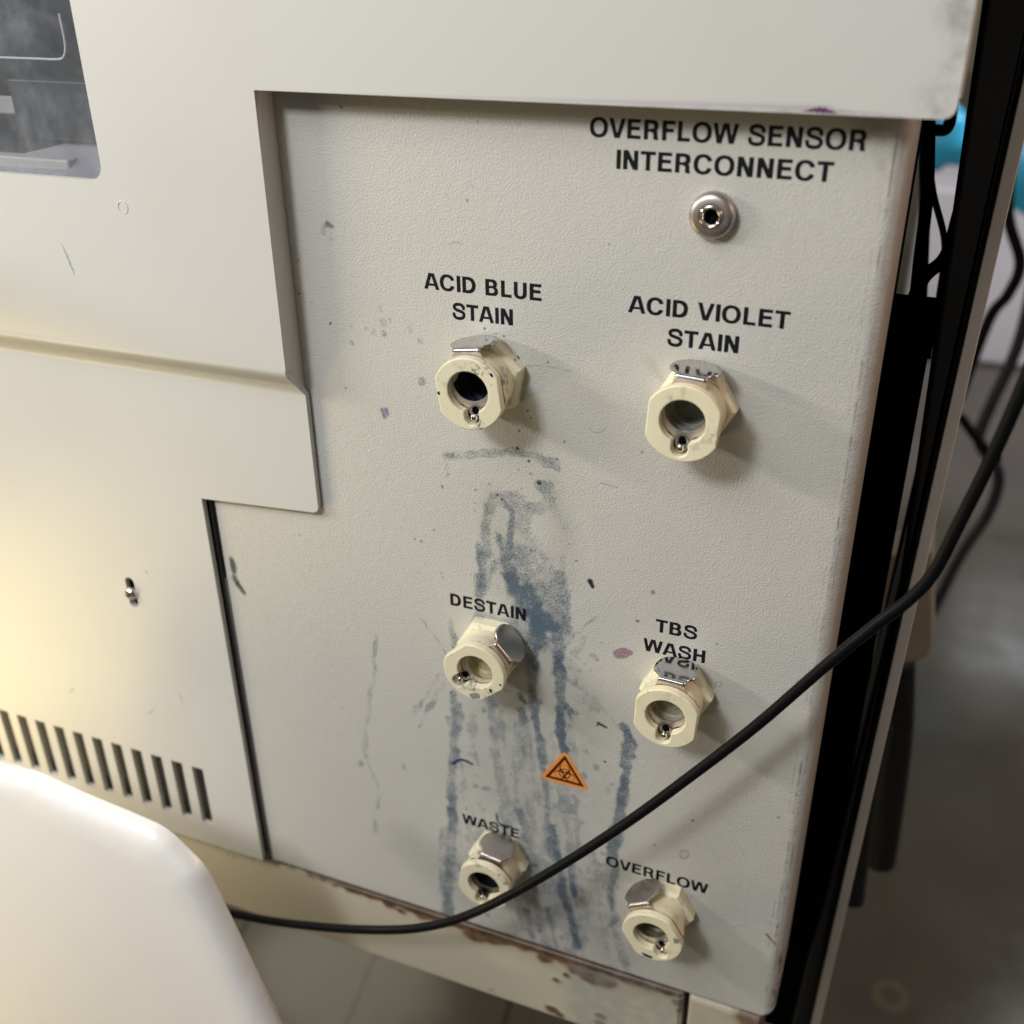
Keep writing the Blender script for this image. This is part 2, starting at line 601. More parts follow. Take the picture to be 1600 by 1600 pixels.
def paint_fields(X, Z):
    """density of dyes and dirt on the panel, as brush strokes in panel mm"""
    fld = {k: np.zeros_like(X) for k in ('blue', 'grime', 'brown', 'purple', 'pink', 'dark')}
    rng = np.random.RandomState(3)

    def field(cell, seed):
        """smooth value noise over the panel, -1..1"""
        r = np.random.RandomState(seed)
        nx_, nz_ = int((PXR - PXL) / cell) + 4, int((PZT - PZB) / cell) + 4
        g = r.uniform(-1, 1, (nx_, nz_))
        u, v = (X - PXL) / cell + 1, (Z - PZB) / cell + 1
        i, j = np.floor(u).astype(int).clip(0, nx_ - 2), np.floor(v).astype(int).clip(0, nz_ - 2)
        a, b_ = u - i, v - j
        a, b_ = a * a * (3 - 2 * a), b_ * b_ * (3 - 2 * b_)
        return (g[i, j] * (1 - a) + g[i + 1, j] * a) * (1 - b_) + (g[i, j + 1] * (1 - a) + g[i + 1, j + 1] * a) * b_
    WX = field(4.5, 1) * .55 + field(1.6, 2) * .26 + field(.7, 5) * .14
    WZ = field(5.0, 3) * .8 + field(1.8, 4) * .45
    WID = field(3.2, 6) * .28 + field(1.1, 7) * .14

    def stroke(k, pts, w0, w1, a, soft=.35, px=True):
        q = [P(*p) for p in pts] if px else pts
        if len(q) > 2:
            q = [tuple(v) for v in catmull(q, 5)]
        n = len(q) - 1
        F_ = fld[k]
        for i in range(max(n, 1)):
            A = np.array(q[i])
            B = np.array(q[min(i + 1, len(q) - 1)])
            wa = w0 + (w1 - w0) * i / max(n, 1)
            wb = w0 + (w1 - w0) * (i + 1) / max(n, 1)
            W_ = max(wa, wb) * 2.0 + 2.2
            i0 = np.searchsorted(X[:, 0], min(A[0], B[0]) - W_)
            i1 = np.searchsorted(X[:, 0], max(A[0], B[0]) + W_)
            j0 = np.searchsorted(Z[0], min(A[1], B[1]) - W_)
            j1 = np.searchsorted(Z[0], max(A[1], B[1]) + W_)
            if i1 <= i0 or j1 <= j0:
                continue
            sx, sz = X[i0:i1, j0:j1], Z[i0:i1, j0:j1]
            if k == 'blue':
                sx = sx + WX[i0:i1, j0:j1]
                sz = sz + WZ[i0:i1, j0:j1]
            d = B - A
            L = d @ d
            t = np.clip(((sx - A[0]) * d[0] + (sz - A[1]) * d[1]) / (L + 1e-9), 0, 1)
            dist = np.hypot(sx - A[0] - t * d[0], sz - A[1] - t * d[1])
            ww = (wa + (wb - wa) * t)
            if k == 'blue':
                ww = ww * (1 + WID[i0:i1, j0:j1])
            v = np.clip((ww - dist) / (ww * soft + .12) + .5, 0, 1)
            v = v * v * (3 - 2 * v) * a
            F_[i0:i1, j0:j1] = np.maximum(F_[i0:i1, j0:j1], v)

    def b(pts, w, a, w1=None, soft=.45):
        stroke('blue', pts, w, w if w1 is None else w1, a, soft)
    # bar under the acid blue coupling
    b([(698, 713), (740, 709), (790, 706), (830, 710), (868, 722)], 1.4, .50, 1.3, .9)
    b([(703, 711), (706, 714)], 1.1, .75)
    b([(700, 715), (699, 745)], .6, .35)
    b([(790, 706), (845, 712)], 1.3, .55)
    b([(840, 712), (870, 735)], 1.5, .42, 1.0, 1)
    # left limb
    b([(778, 772), (765, 790), (760, 830), (756, 870), (752, 905), (748, 928)], 1.7, .66, 2.0, .6)
    b([(748, 850), (752, 905), (750, 925)], 1.0, .8, 1.4)
    b([(778, 775), (800, 770), (812, 778)], 1.4, .55)
    b([(752, 930), (765, 905), (772, 880)], 1.0, .6)
    # middle limb
    b([(780, 778), (798, 800), (800, 835), (795, 870), (798, 895)], 1.2, .75, 1.4)
    b([(780, 835), (786, 870), (800, 900)], 1.1, .7)
    b([(800, 785), (830, 795), (850, 790), (860, 775), (855, 760)], 2.2, .55, 1.5, .8)
    b([(812, 800), (818, 820), (830, 850)], 3.0, .40, 2.5, .9)
    b([(845, 757), (860, 770), (862, 790)], 1.5, .55)
    b([(870, 795), (880, 815), (888, 830)], 2.2, .30, 1, 1)
    b([(880, 870), (878, 890)], 1.2, .32)
    # the big wash above DESTAIN
    b([(805, 870), (815, 900), (830, 925), (850, 950)], 5.5, .60, 7.5, .8)
    b([(800, 890), (806, 915), (812, 925)], 3.0, .78, 3, .7)
    b([(825, 860), (850, 890), (872, 915)], 4.0, .52, 4, .9)
    b([(850, 920), (870, 950), (880, 985)], 4.6, .66, 3.6, .8)
    b([(815, 925), (832, 950), (842, 975), (838, 1000)], 5.0, 1.15, 3.6, .9)
    b([(800, 905), (812, 930), (822, 950)], 3.2, 1.0, 4, .9)
    b([(850, 965), (868, 985), (875, 1010)], 3.5, .95, 2.4, .9)
    b([(800, 1010), (828, 1030), (826, 1060)], 2.0, .7, 1.5, .9)
    b([(875, 900), (884, 940), (882, 980)], 2.0, .6, 2)
    b([(760, 965), (790, 975), (820, 985)], 2.6, .55, 2, .8)
    b([(748, 935), (750, 960), (740, 985)], 1.8, .55, 1.6, .7)
    b([(735, 992), (755, 975), (800, 985), (828, 1010)], 1.5, .75, 1.8)
    # runs
    b([(828, 1000), (836, 1040), (832, 1075), (838, 1120), (845, 1160), (850, 1200)], 1.7, .88, 1.5, .35)
    b([(850, 1195), (853, 1250), (860, 1310), (868, 1350), (880, 1395), (900, 1460)], 1.1, .72, 1.9, .5)
    b([(872, 985), (874, 1040), (876, 1090), (876, 1140), (880, 1172)], 2.0, .95, 1.7, .3)
    b([(876, 1240), (885, 1290), (895, 1350), (900, 1400)], 1.1, .42, 1.2, .7)
    b([(706, 972), (710, 1010), (712, 1040)], .9, .55, 1.1)
    b([(708, 1085), (712, 1130), (708, 1190), (706, 1250), (706, 1310), (700, 1390), (702, 1430)], 1.5, .78, 2.4, .6)
    b([(715, 1100), (720, 1125), (712, 1150)], 1.7, .7, 1.2)
    b([(694, 1300), (695, 1400), (698, 1435)], 2.0, .35, 2.6, 1)
    b([(763, 1093), (770, 1135), (778, 1185), (785, 1230), (795, 1270), (800, 1300)], 1.3, .45, 2.2, .8)
    b([(766, 1095), (768, 1108)], 1.5, .72)
    b([(738, 1115), (740, 1140)], 1.1, .42)
    b([(815, 1105), (818, 1150), (815, 1200)], 1.6, .5, 1.1, .7)
    b([(813, 1110), (822, 1128)], 1.6, .8)
    b([(812, 1083), (820, 1098)], .9, .85)
    b([(812, 1270), (822, 1300), (820, 1345)], 2.0, .78, 2.8, .45)
    b([(818, 1345), (835, 1352)], 1.4, 1.0)
    b([(783, 1262), (792, 1290)], 1.7, .62)
    # fan-outs
    b([(690, 1052), (665, 1090), (650, 1115)], .9, .34, .8, .9)
    b([(650, 1103), (648, 1110)], 1.0, .6)
    b([(695, 1070), (670, 1105), (655, 1135)], .9, .28, .6, .9)
    b([(660, 970), (690, 1010), (700, 1030)], .5, .25, .5, 1)
    b([(880, 1010), (905, 985), (935, 962)], .5, .55, .4)
    b([(895, 1020), (915, 995)], 1.3, .45, .8)
    b([(885, 1060), (925, 1090), (950, 1115), (970, 1140)], .6, .45, .5)
    b([(886, 1105), (900, 1112)], 1.6, 1.0, 1.0)
    b([(884, 1100), (893, 1120)], .8, .95)
    b([(930, 1090), (933, 1106)], 1.0, .55)
    b([(905, 1085), (925, 1100)], 2.5, .30, 2, 1)
    b([(975, 1135), (985, 1160), (984, 1180)], 1.5, .95, 2.0, .3)
    b([(981, 1165), (978, 1200), (974, 1240), (968, 1280), (960, 1320), (955, 1350)], 1.9, .85, 2.2, .3)
    b([(955, 1345), (960, 1365), (953, 1395), (960, 1440)], 1.7, .85, 1.1, .35)
    b([(962, 1460), (975, 1500), (985, 1530)], 1.8, .52, 1.4, .5)
    # thin far left run
    b([(588, 990), (585, 1040), (580, 1075)], .75, .45, .6, .7)
    b([(580, 1068), (576, 1110), (570, 1150), (572, 1185)], .9, .42, 1.0, .9)
    b([(565, 1192), (562, 1196)], 1.0, .55)
    b([(575, 1190), (590, 1230), (588, 1275), (590, 1300)], 1.0, .25, 1.4, .9)
    b([(631, 1195), (632, 1200)], .9, .38)
    # right flank dabs
    for _ in range(26):
        px = rng.normal(905, 16)
        py = rng.normal(1020, 22)
        b([(px, py), (px + rng.uniform(-3, 3), py + rng.uniform(-3, 3))], rng.uniform(.25, .6), rng.uniform(.4, .8))
    # the splash at the foot
    for _ in range(30):
        px = rng.uniform(800, 925)
        L = rng.uniform(15, 75)
        py = rng.uniform(1330, 1440)
        lean = rng.uniform(2, 16)
        b([(px, py), (px + lean * .5, py + L * .5), (px + lean, py + L)], rng.uniform(.5, 1.7), rng.uniform(.28, .62), rng.uniform(.5, 1.5), .7)
    for x0, y0, x1, y1, ww, aa in ((862, 1290, 880, 1385, 1.3, .95), (876, 1385, 902, 1480, 1.5, 1.0), (888, 1340, 898, 1400, 1.2, .9), (855, 1420, 862, 1450, 1.4, .75), (820, 1400, 832, 1465, 1.5, .7),
                                   (835, 1405, 845, 1455, 1.4, .65), (905, 1440, 908, 1475, 1.5, .5), (925, 1320, 915, 1450, .6, .35), (850, 1280, 858, 1340, .7, .6)):
        b([(x0, y0), ((x0 + x1) / 2 + 1, (y0 + y1) / 2), (x1, y1)], ww, aa)
    # broad thin washes
    b([(800, 1030), (810, 1200), (830, 1400)], 13, .11, 17, 1.6)
    b([(870, 1000), (900, 1120), (905, 1250)], 9, .13, 8, 1.6)
    b([(740, 1100), (735, 1250), (740, 1400)], 6, .11, 8, 1.6)
    # more wash between the limbs and below DESTAIN
    for _ in range(46):
        t = rng.rand()
        px = 812 + 62 * rng.rand() * (.35 + t) - 8
        py = 800 + 190 * t
        L = rng.uniform(10, 34)
        b([(px, py), (px + rng.uniform(-5, 7), py + L)], rng.uniform(1.0, 2.8), rng.uniform(.25, .30 + .35 * t), rng.uniform(.8, 2.4), 1.1)
    for _ in range(60):
        px = rng.uniform(700, 900)
        py = rng.uniform(1110, 1330)
        L = rng.uniform(20, 110)
        b([(px, py), (px + rng.uniform(0, 6), py + L * .5), (px + rng.uniform(0, 12), py + L)], rng.uniform(.4, 1.4), rng.uniform(.16, .42), rng.uniform(.4, 1.6), .9)
    for _ in range(60):
        px = rng.uniform(800, 960)
        L = rng.uniform(15, 60)
        py = rng.uniform(1340, 1475) - L * .3
        b([(px, py), (px + 3, py + L * .5), (px + rng.uniform(2, 12), py + L)], rng.uniform(.5, 2.0), rng.uniform(.20, .5), rng.uniform(.5, 1.8), .8)
    for _ in range(60):
        px = rng.uniform(700, 960)
        py = rng.uniform(1090, 1480)
        b([(px, py), (px + rng.uniform(-2, 2), py + rng.uniform(1, 6))], rng.uniform(.3, 1.1), rng.uniform(.3, .75), None, .7)
    # upper left faint flecks
    for px, py, r, a in ((597, 502, 1.0, .5), (639, 508, 1.0, .45), (583, 515, .8, .5), (598, 520, .7, .55), (548, 508, .5, .4), (656, 527, .7, .5), (659, 594, 1.0, .6), (550, 535, .6, .35), (570, 511, .5, .4),
                         (608, 498, .4, .4), (593, 482, .4, .4), (535, 500, .3, .5), (652, 526, .5, .5)):
        b([(px, py), (px + 1, py + 4)], r, a)
    stroke('blue', [(504, 360), (504, 352), (510, 349)], .9, .8, .42, .8)
    stroke('dark', [(512, 350), (519, 354)], .9, .5, .65, .8)
    stroke('blue', [(515, 355), (518, 385)], .3, .2, .25, 1)
    # flecks
    for px, py, r, a in ((533, 167, .35, .9), (746, 190, .25, .7), (812, 195, .22, .4), (648, 225, .2, .4), (730, 313, .38, .6), (697, 304, .3, .3), (738, 291, .25, .35), (466, 407, .25, .9), (469, 418, .15, .5),
                         (456, 426, .25, .9), (467, 458, .3, .9), (516, 505, .38, .9), (477, 473, .2, .5), (540, 606, .3, .7), (486, 472, .18, .5), (757, 513, .35, .9), (769, 513, .22, .5), (775, 521, .25, .6), (787, 525, .3, .8),
                         (809, 559, .5, .95), (856, 566, .3, .8), (824, 641, .35, .8), (829, 653, .3, .8), (811, 673, .35, .8), (808, 700, .5, .95), (826, 720, .42, .9), (882, 690, .3, .8), (829, 740, .35, .7), (842, 754, .65, .95),
                         (850, 752, .3, .7), (870, 717, .3, .8), (700, 741, .3, .7), (691, 760, .4, .8), (743, 765, .35, .6), (743, 786, .25, .6), (777, 773, .5, .8), (784, 780, .4, .9), (652, 741, .2, .4), (678, 828, .3, .8),
                         (648, 842, .3, .7), (658, 845, .35, .8), (692, 902, .3, .6), (646, 900, .2, .4), (775, 832, .3, .7), (468, 836, .25, .7), (952, 382, .25, .6), (900, 876, .3, .8), (996, 970, .5, .7), (1020, 925, .6, .6),
                         (945, 1190, .4, .9), (933, 1133, .4, .7), (1120, 1006, .3, .6), (535, 1106, .35, .5), (1082, 1282, .4, .8), (1022, 1320, .4, .5), (790, 1078, .3, .7), (1003, 706, .3, .7), (1078, 738, .3, .4), (700, 1263, .8, .5),
                         (830, 860, .4, .5), (1216, 1277, .35, .8), (1082, 1495, .3, .5), (1003, 1495, .3, .5), (940, 1004, .3, .5), (756, 1265, .5, .5)):
        stroke('dark', [(px, py), (px + r, py + 1.5 * r)], r, r, a, .5)
    for _ in range(90):
        px = rng.uniform(480, 1330)
        py = rng.uniform(200, 1450)
        stroke('dark', [(px, py), (px + .3, py)], .16, .16, rng.uniform(.12, .4), .8)
    for _ in range(26):
        px = rng.normal(800, 55)
        py = rng.uniform(680, 960)
        stroke('dark', [(px, py), (px + .5, py + 1)], .2, .2, rng.uniform(.4, .85), .8)
    # marks with a shape
    stroke('dark', [(922, 908), (926, 917)], .9, .6, 1)
    stroke('dark', [(935, 1130), (948, 1137)], .55, .35, 1)
    stroke('dark', [(708, 1193), (718, 1188), (728, 1188), (738, 1194)], .45, .3, .8)
    stroke('purple', [(708, 1193), (720, 1187), (738, 1194)], .7, .5, .9)
    stroke('dark', [(1468 - 270, 1460), (1213, 1478)], .45, .2, .8)
    stroke('dark', [(776, 1273), (780, 1286), (800, 1292)], .45, .4, .95)
    stroke('dark', [(362, 876), (365, 892)], .9, 1.1, .7)
    stroke('blue', [(362, 874), (365, 892)], 1.3, 1.2, .9)
    stroke('dark', [(365, 895), (366, 902), (372, 912)], .3, .5, .8)
    stroke('blue', [(366, 902), (375, 918), (382, 925)], 1.3, .9, 1.0)
    stroke('dark', [(370, 910), (377, 918), (382, 926)], .9, .5, .8)
    for px, py, r in ((597, 640, .6), (603, 640, .7), (600, 648, .7), (605, 645, .4)):
        stroke('purple', [(px, py), (px + 1, py + 3)], r, r, .75, .9)
    stroke('pink', [(963, 1021), (974, 1016), (985, 1020)], 1.1, .9, 1.0, .3)
    stroke('pink', [(965, 1024), (975, 1024), (982, 1020)], 1.2, .9, 1.0, .3)
    for a0 in range(0, 360, 30):
        stroke('pink', [(1069 + 7 * math.cos(math.radians(a0)), 1335 + 6.5 * math.sin(math.radians(a0))), (1069 + 7 * math.cos(math.radians(a0 + 30)), 1335 + 6.5 * math.sin(math.radians(a0 + 30)))], .3, .3, .7)
    stroke('pink', [(1069, 1335), (1071, 1336)], 1.2, 1.2, .25, .6)
    for a0 in range(10, 170, 20):
        stroke('dark', [(934 + 13 * math.cos(math.radians(a0)), 667 + 9 * math.sin(math.radians(a0))), (934 + 13 * math.cos(math.radians(a0 + 20)), 667 + 9 * math.sin(math.radians(a0 + 20)))], .16, .16, .3)
    for a0 in range(0, 360, 30):
        stroke('dark', [(1123 + 5 * math.cos(math.radians(a0)), 1069 + 4 * math.sin(math.radians(a0))), (1123 + 5 * math.cos(math.radians(a0 + 30)), 1069 + 4 * math.sin(math.radians(a0 + 30)))], .16, .16, .4)
    stroke('dark', [(700, 382), (712, 378), (722, 382)], .15, .15, .35)
    stroke('dark', [(815, 572), (850, 572), (900, 582)], .14, .1, .3)
    stroke('dark', [(940, 755), (965, 762)], .2, .15, .4)
    # grey smears, upper right corner and edges
    stroke('grime', [(1340, 180), (1375, 195), (1385, 215)], 2.2, 3.5, .75, 1.6)
    stroke('grime', [(1350, 205), (1395, 190)], 3, 2, .7, 1.5)
    stroke('grime', [(1375, 200), (1378, 260)], 2.6, 1.0, .42, 1.6)
    stroke('grime', [(1015, 565), (1035, 595)], 1.4, .7, .28, 1.6)
    stroke('grime', [(770, 775), (790, 860), (800, 930)], 4, 7, .30, 1.9)
    stroke('grime', [(860, 760), (880, 830), (880, 900)], 3, 5, .30, 1.9)
    stroke('grime', [(1100, 1300), (1080, 1560)], 16, 18, .22, 1.9)
    stroke('grime', [(640, 1320), (780, 1440), (920, 1500)], 9, 12, .40, 1.8)
    stroke('grime', [(820, 1250), (880, 1400), (960, 1480)], 14, 14, .45, 1.8)
    stroke('grime', [(790, 1080), (830, 1250), (900, 1420)], 13, 20, .42, 1.9)
    stroke('grime', [(810, 900), (840, 1000)], 8, 9, .22, 1.9)
    stroke('grime', [(900, 1120), (960, 1300), (1010, 1520)], 8, 8, .22, 1.9)
    stroke('brown', [(690, 1425), (800, 1462), (960, 1512)], 1.0, 1.2, .35, 1.8)
    # worn lines down the folded right edge
    for s, wd, aa in ((3.6, .22, .75), (5.0, .16, .4), (2.2, .18, .45)):
        z = -40.
        while z > -335:
            L = rng.uniform(4, 22)
            if rng.rand() < .66:
                x = PXR - s + rng.normal(0, .12)
                stroke('brown', [(x, z), (x + rng.normal(0, .15), z - L)], wd, wd, aa * rng.uniform(.5, 1.1), .7, px=False)
                if rng.rand() < .5:
                    stroke('dark', [(x, z), (x, z - L * .7)], wd * .6, wd * .4, aa * .7, .7, px=False)
            z -= L * rng.uniform(.8, 1.4)
    stroke('brown', [(PXR - .6, -40), (PXR - .6, -335)], 5.0, 6.0, .10, 1.8, px=False)
    stroke('brown', [(PXR - .4, -305), (PXR - .4, -330)], 1.0, 2.0, .8, 1.4, px=False)
    # dye thins and pools
    den = .96 + .24 * field(7, 11) + .15 * field(2.4, 12) + .10 * field(.9, 13)
    fld['blue'] = fld['blue'] * np.clip(den, .35, 1.25)
    b4 = fld['blue'].copy()
    for _ in range(2):
        b4[1:-1, 1:-1] = (b4[1:-1, 1:-1] * 2 + b4[:-2, 1:-1] + b4[2:, 1:-1] + b4[1:-1, :-2] + b4[1:-1, 2:]) / 6
    fld['blue'] = b4
    return fld


def build_panel():
    xs = np.arange(PXL, PXR + STEP * .5, STEP)
    xs[-1] = PXR
    zs = np.arange(PZB, PZT, STEP)
    X, Z = np.meshgrid(xs, zs, indexing='ij')
    D = panel_dist(X, Z)
    # pull points that fall outside the rounded corner onto the outline
    out = D < 0
    cx, cz = PXR - CR, PZB + CR
    vx, vz = X - cx, Z - cz
    ln = np.hypot(vx, vz) + 1e-9
    keepcell = D > -STEP * 1.3
    Xo = np.where(out, cx + vx / ln * CR, X)
    Zo = np.where(out, cz + vz / ln * CR, Z)
    Dd = np.clip(panel_dist(Xo, Zo), 0, None)
    e = np.clip(EDGE_R - Dd, 0, EDGE_R)
    ang = np.degrees(np.arctan2(Zo - cz, Xo - cx))
    incorner = (Xo > cx) & (Zo < cz)
    t = np.where(incorner, np.clip((ang + 90) / 90, 0, 1), np.where((PXR - Xo) < (Zo - PZB), 1.0, 0.0))
    er = 1.5 + (EDGE_R - 1.5) * t
    er = np.where((Xo - PXL) <= Dd + 1e-6, 1.2, er)
    e = np.clip(er - Dd, 0, er)
    Y = er - np.sqrt(np.clip(er ** 2 - e ** 2, 0, None))
    nx, nz = X.shape
    fld = paint_fields(X, Z)
    # dirt follows the panel joint along the bottom
    idx = np.arange(nx * nz).reshape(nx, nz)
    ok = keepcell[:-1, :-1] & keepcell[1:, :-1] & keepcell[1:, 1:] & keepcell[:-1, 1:]
    q = np.stack([idx[:-1, :-1][ok], idx[1:, :-1][ok], idx[1:, 1:][ok], idx[:-1, 1:][ok]], 1)
    co_ = np.stack([Xo, Y, Zo + ZC], -1).reshape(-1, 3) * .001
    # return flange: outline carried back
    ring = [(PXL, PZT - .2), (PXL, PZB)]
    ring += [(x, PZB) for x in np.linspace(PXL, PXR - CR, 30)[1:]]
    ring += [(cx + CR * math.cos(a), cz + CR * math.sin(a)) for a in np.linspace(-math.pi / 2, 0, 12)[1:]]
    ring += [(PXR, z) for z in np.linspace(cz, PZT, 60)[1:]]
    rs, rq = [], []
    base = len(co_)
    for k, (x, z) in enumerate(ring):
        ed = 1.15 if x < PXL + .01 else (EDGE_R - .05 if z > cz - .01 else 1.45 + (EDGE_R - 1.5) * max(0, min(1, (math.degrees(math.atan2(z - cz, x - cx)) + 90) / 90)) * (x > cx))
        rs.append((x * .001, ed * .001, (z + ZC) * .001))
        rs.append((x * .001, .030, (z + ZC) * .001))
        if k:
            rq.append((base + 2 * k - 2, base + 2 * k, base + 2 * k + 1, base + 2 * k - 1))
    allv = np.vstack([co_, np.array(rs)])
    allq = np.vstack([q, np.array(rq)])
    me = bpy.data.meshes.new('connector_panel')
    me.vertices.add(len(allv))
    me.vertices.foreach_set('co', allv.ravel())
    me.loops.add(len(allq) * 4)
    me.loops.foreach_set('vertex_index', allq.ravel().astype(np.int32))
    me.polygons.add(len(allq))
    me.polygons.foreach_set('loop_start', (np.arange(len(allq)) * 4).astype(np.int32))
    me.polygons.foreach_set('loop_total', np.full(len(allq), 4, np.int32))
    me.update(calc_edges=True)
    for k, f in fld.items():
        a = me.attributes.new(k, 'FLOAT', 'POINT')
        v = np.zeros(len(allv), np.float32)
        v[:nx * nz] = f.ravel()
        if k == 'grime':
            v[nx * nz:] = .3
        if k == 'brown':
            zz = allv[nx * nz:, 2] * 1000 - ZC
            v[nx * nz:] = np.clip((-300 - zz) / 25, 0, 1) * .9
        a.data.foreach_set('value', v)
    me.shade_smooth()
    me.materials.append(M_PANEL)
    o = bpy.data.objects.new('connector_panel', me)
    COL.objects.link(o)
    o.parent = machine
    return o


panel = build_panel()


# ---- the front cover: upper part stands 7 mm proud, a joggle, lower flange with vents
ZJ1, ZJ0 = -113.6, -123.2      # joggle top and bottom


def cover_h(x, z):
    t = min(max((z - ZJ0) / (ZJ1 - ZJ0), 0), 1)
    t = t * t * (3 - 2 * t) * .75 + t * .25
    return 2.5 + 7.0 * t


TH = 2.1
up_x = -173.2
lo_x = -171.9
out = [(-470, 60), (-1.6, 60), (-1.6, -35.3), (up_x + .6, -35.3), (up_x, ZJ1 + 1)]
out += [(up_x - .3, ZJ1), (lo_x, ZJ0), (lo_x, ZJ0 - 1)]
out += [(lo_x, -163.9), (-217.8, -167.0), (-217.8, -336.2), (-470, -336.2)]
rad = [0, 0, 3.2, 0, 0, 0, 0, 0, 2.6, 0, 1.0, 0]
# the joggle rounds in plan
cover_out = []
pts_o = out
cover_out = round_poly(pts_o, rad)
win = round_poly([(-345, 55), (-227.6, 55), (-227.6, -61.8), (-345, -61.8)], [4, 4, 5.5, 4], 9)
slots = []
SX0, SP, SW = -245.5, 10.12, 5.3
for i in range(15):
    x = SX0 - SP * i
    slots.append([(x, -294.0), (x + SW, -294.0), (x + SW, -324.2), (x, -324.2)])
scx, scz = P(206, 926, 2.5)
screw_slot = [(scx - 2.0 + 2.0 + 2.0 * math.cos(a), scz + 4.6 + 2.0 * math.sin(a)) for a in np.linspace(0, math.pi, 9)] + \
             [(scx + 2.0 * math.cos(a), scz - 4.6 + 2.0 * math.sin(a)) for a in np.linspace(math.pi, 2 * math.pi, 9)]
cuts = [((-469.9, z), (up_x - .5 + (ZJ1 - z) / (ZJ1 - ZJ0) * .9, z)) for z in list(np.linspace(ZJ0 + .01, ZJ1 - .01, 9)) + [ZJ1 + .25, ZJ1 + .9, ZJ0 - .25, ZJ0 - .9]]
# a grid of extra lines so the wear attributes have points to live on
for z in np.arange(-33, 12, 1.5):
    cuts.append(((-30, z), (-2.2, z)))
for x in np.arange(-30, -2, 1.5):
    cuts.append(((x, -34.0), (x, 12)))
cover = plate('front_cover', cover_out, [win] + slots + [screw_slot], cover_h, lambda x, z: cover_h(x, z) - TH, M_COVER, machine, bevel=.35, seg=2, cuts=cuts)


def add_attr(o, name, fn):
    me = o.data
    a = me.attributes.new(name, 'FLOAT', 'POINT')
    v = np.array([fn(x.co.x * 1000, x.co.y * 1000, x.co.z * 1000 - ZC) for x in me.vertices], np.float32)
    a.data.foreach_set('value', v)


def wear(x, y, z):
    if z < -36 or x < -31:
        return 0
    e = -1.6 - x
    return max(0, min(1, (7.5 + 2.0 * math.sin(z * .35) - e) / 4.0)) * max(0, min(1, (12 - z) / 6))


add_attr(cover, 'wear', wear)
vx_, vz_ = P(1285, 174, 9.5)
add_attr(cover, 'violet', lambda x, y, z: .9 * max(0, 1 - math.hypot((x - vx_) / 4.0, (z - vz_) / 1.2)))

# thin dried marks on the cover (each a slightly raised film)
M_MARK = m_plain('dried_mark', (.36, .37, .38), .5, 0, .4, 400)
M_VIOL = m_plain('violet_mark', (.13, .035, .13), .5, 0, .4, 400)


def mark(name, pts, wd, mat, h, parent=machine):
    q = [P(x, y, h) for x, y in pts]
    q = [tuple(v) for v in catmull(q, 6)] if len(q) > 2 else q
    q = np.array(q)

    def f(X, Z):
        D = np.full(X.shape, 9.)
        for i in range(len(q) - 1):
            A, B = q[i], q[i + 1]
            d = B - A
            t = np.clip(((X - A[0]) * d[0] + (Z - A[1]) * d[1]) / (d @ d + 1e-9), 0, 1)
            s = (i + t) / (len(q) - 1)
            wv = wd * np.sin(np.pi * np.clip(s, .06, .94)) * (1 + .35 * np.sin(X * 5.3 + Z * 4.1))
            D = np.minimum(D, np.hypot(X - A[0] - t * d[0], Z - A[1] - t * d[1]) - wv)
        return D
    m = wd + 1
    vs, fs = sdf_faces(f, q[:, 0].min() - m, q[:, 0].max() + m, q[:, 1].min() - m, q[:, 1].max() + m, .12, h + .03)
    return mesh_obj(name, vs, fs, mat, parent, True)


mark('scuff_mark', [(96, 380), (104, 398), (112, 418), (117, 430)], .38, M_MARK, 9.5)
mark('violet_streak', [(1255, 174), (1275, 172), (1290, 173), (1308, 177)], .55, M_VIOL, 9.5)
mark('scuff_mark', [(108, 1083), (116, 1075)], .3, M_MARK, 2.5)
mark('scuff_mark', [(230, 1118), (236, 1112), (243, 1109)], .25, M_MARK, 2.5)
mark('scuff_mark', [(278, 1078), (283, 1090), (288, 1105)], .22, M_MARK, 2.5)
mark('scuff_mark', [(227, 890), (231, 897)], .45, M_MARK, 2.5)

# faint raised ring in the paint
rx, rz = P(192, 324, 9.5)
vs, fs = lathe([(1.55, 9.45), (1.60, 9.62), (1.72, 9.66), (1.84, 9.62), (1.9, 9.45)], 36, (rx, rz))
mesh_obj('paint_ring', vs, fs, M_COVER, machine)

# vent backing
vb = plate('vent_backing', [(-420, -288), (-236, -288), (-236, -330), (-420, -330)], [], -3.0, -4.5, M_SLOT, machine, bevel=0)
# louvre ribs behind the slots
for i in range(11):
    x = SX0 - SP * i
    box('vent_rib', x + .6, x + 1.3, .5, 3.0, -324, -294, M_SLOT, machine, bevel=0)

wx0, wx1 = up_x - 1.3, up_x - .15
wp = [(-.1, -33.2), (-7.5, -33.2), (-7.5, ZJ1 + .4), (-.55, ZJ0 + .3), (-.1, ZJ0 + .3)]
mesh_obj('cover_return', [(wx0, y, z) for y, z in wp] + [(wx1, y, z) for y, z in wp], [(0, 1, 2, 3, 4), (9, 8, 7, 6, 5)] + [(i, (i + 1) % 5, 5 + (i + 1) % 5, 5 + i) for i in range(5)], M_COVER, machine)

tube('cover_fold', [(-2.2, -8.25, 60), (-2.2, -8.25, 30), (-2.2, -8.25, 0), (-2.2, -8.25, -20), (-2.2, -8.25, -31)], 1.18, M_COVER, machine)

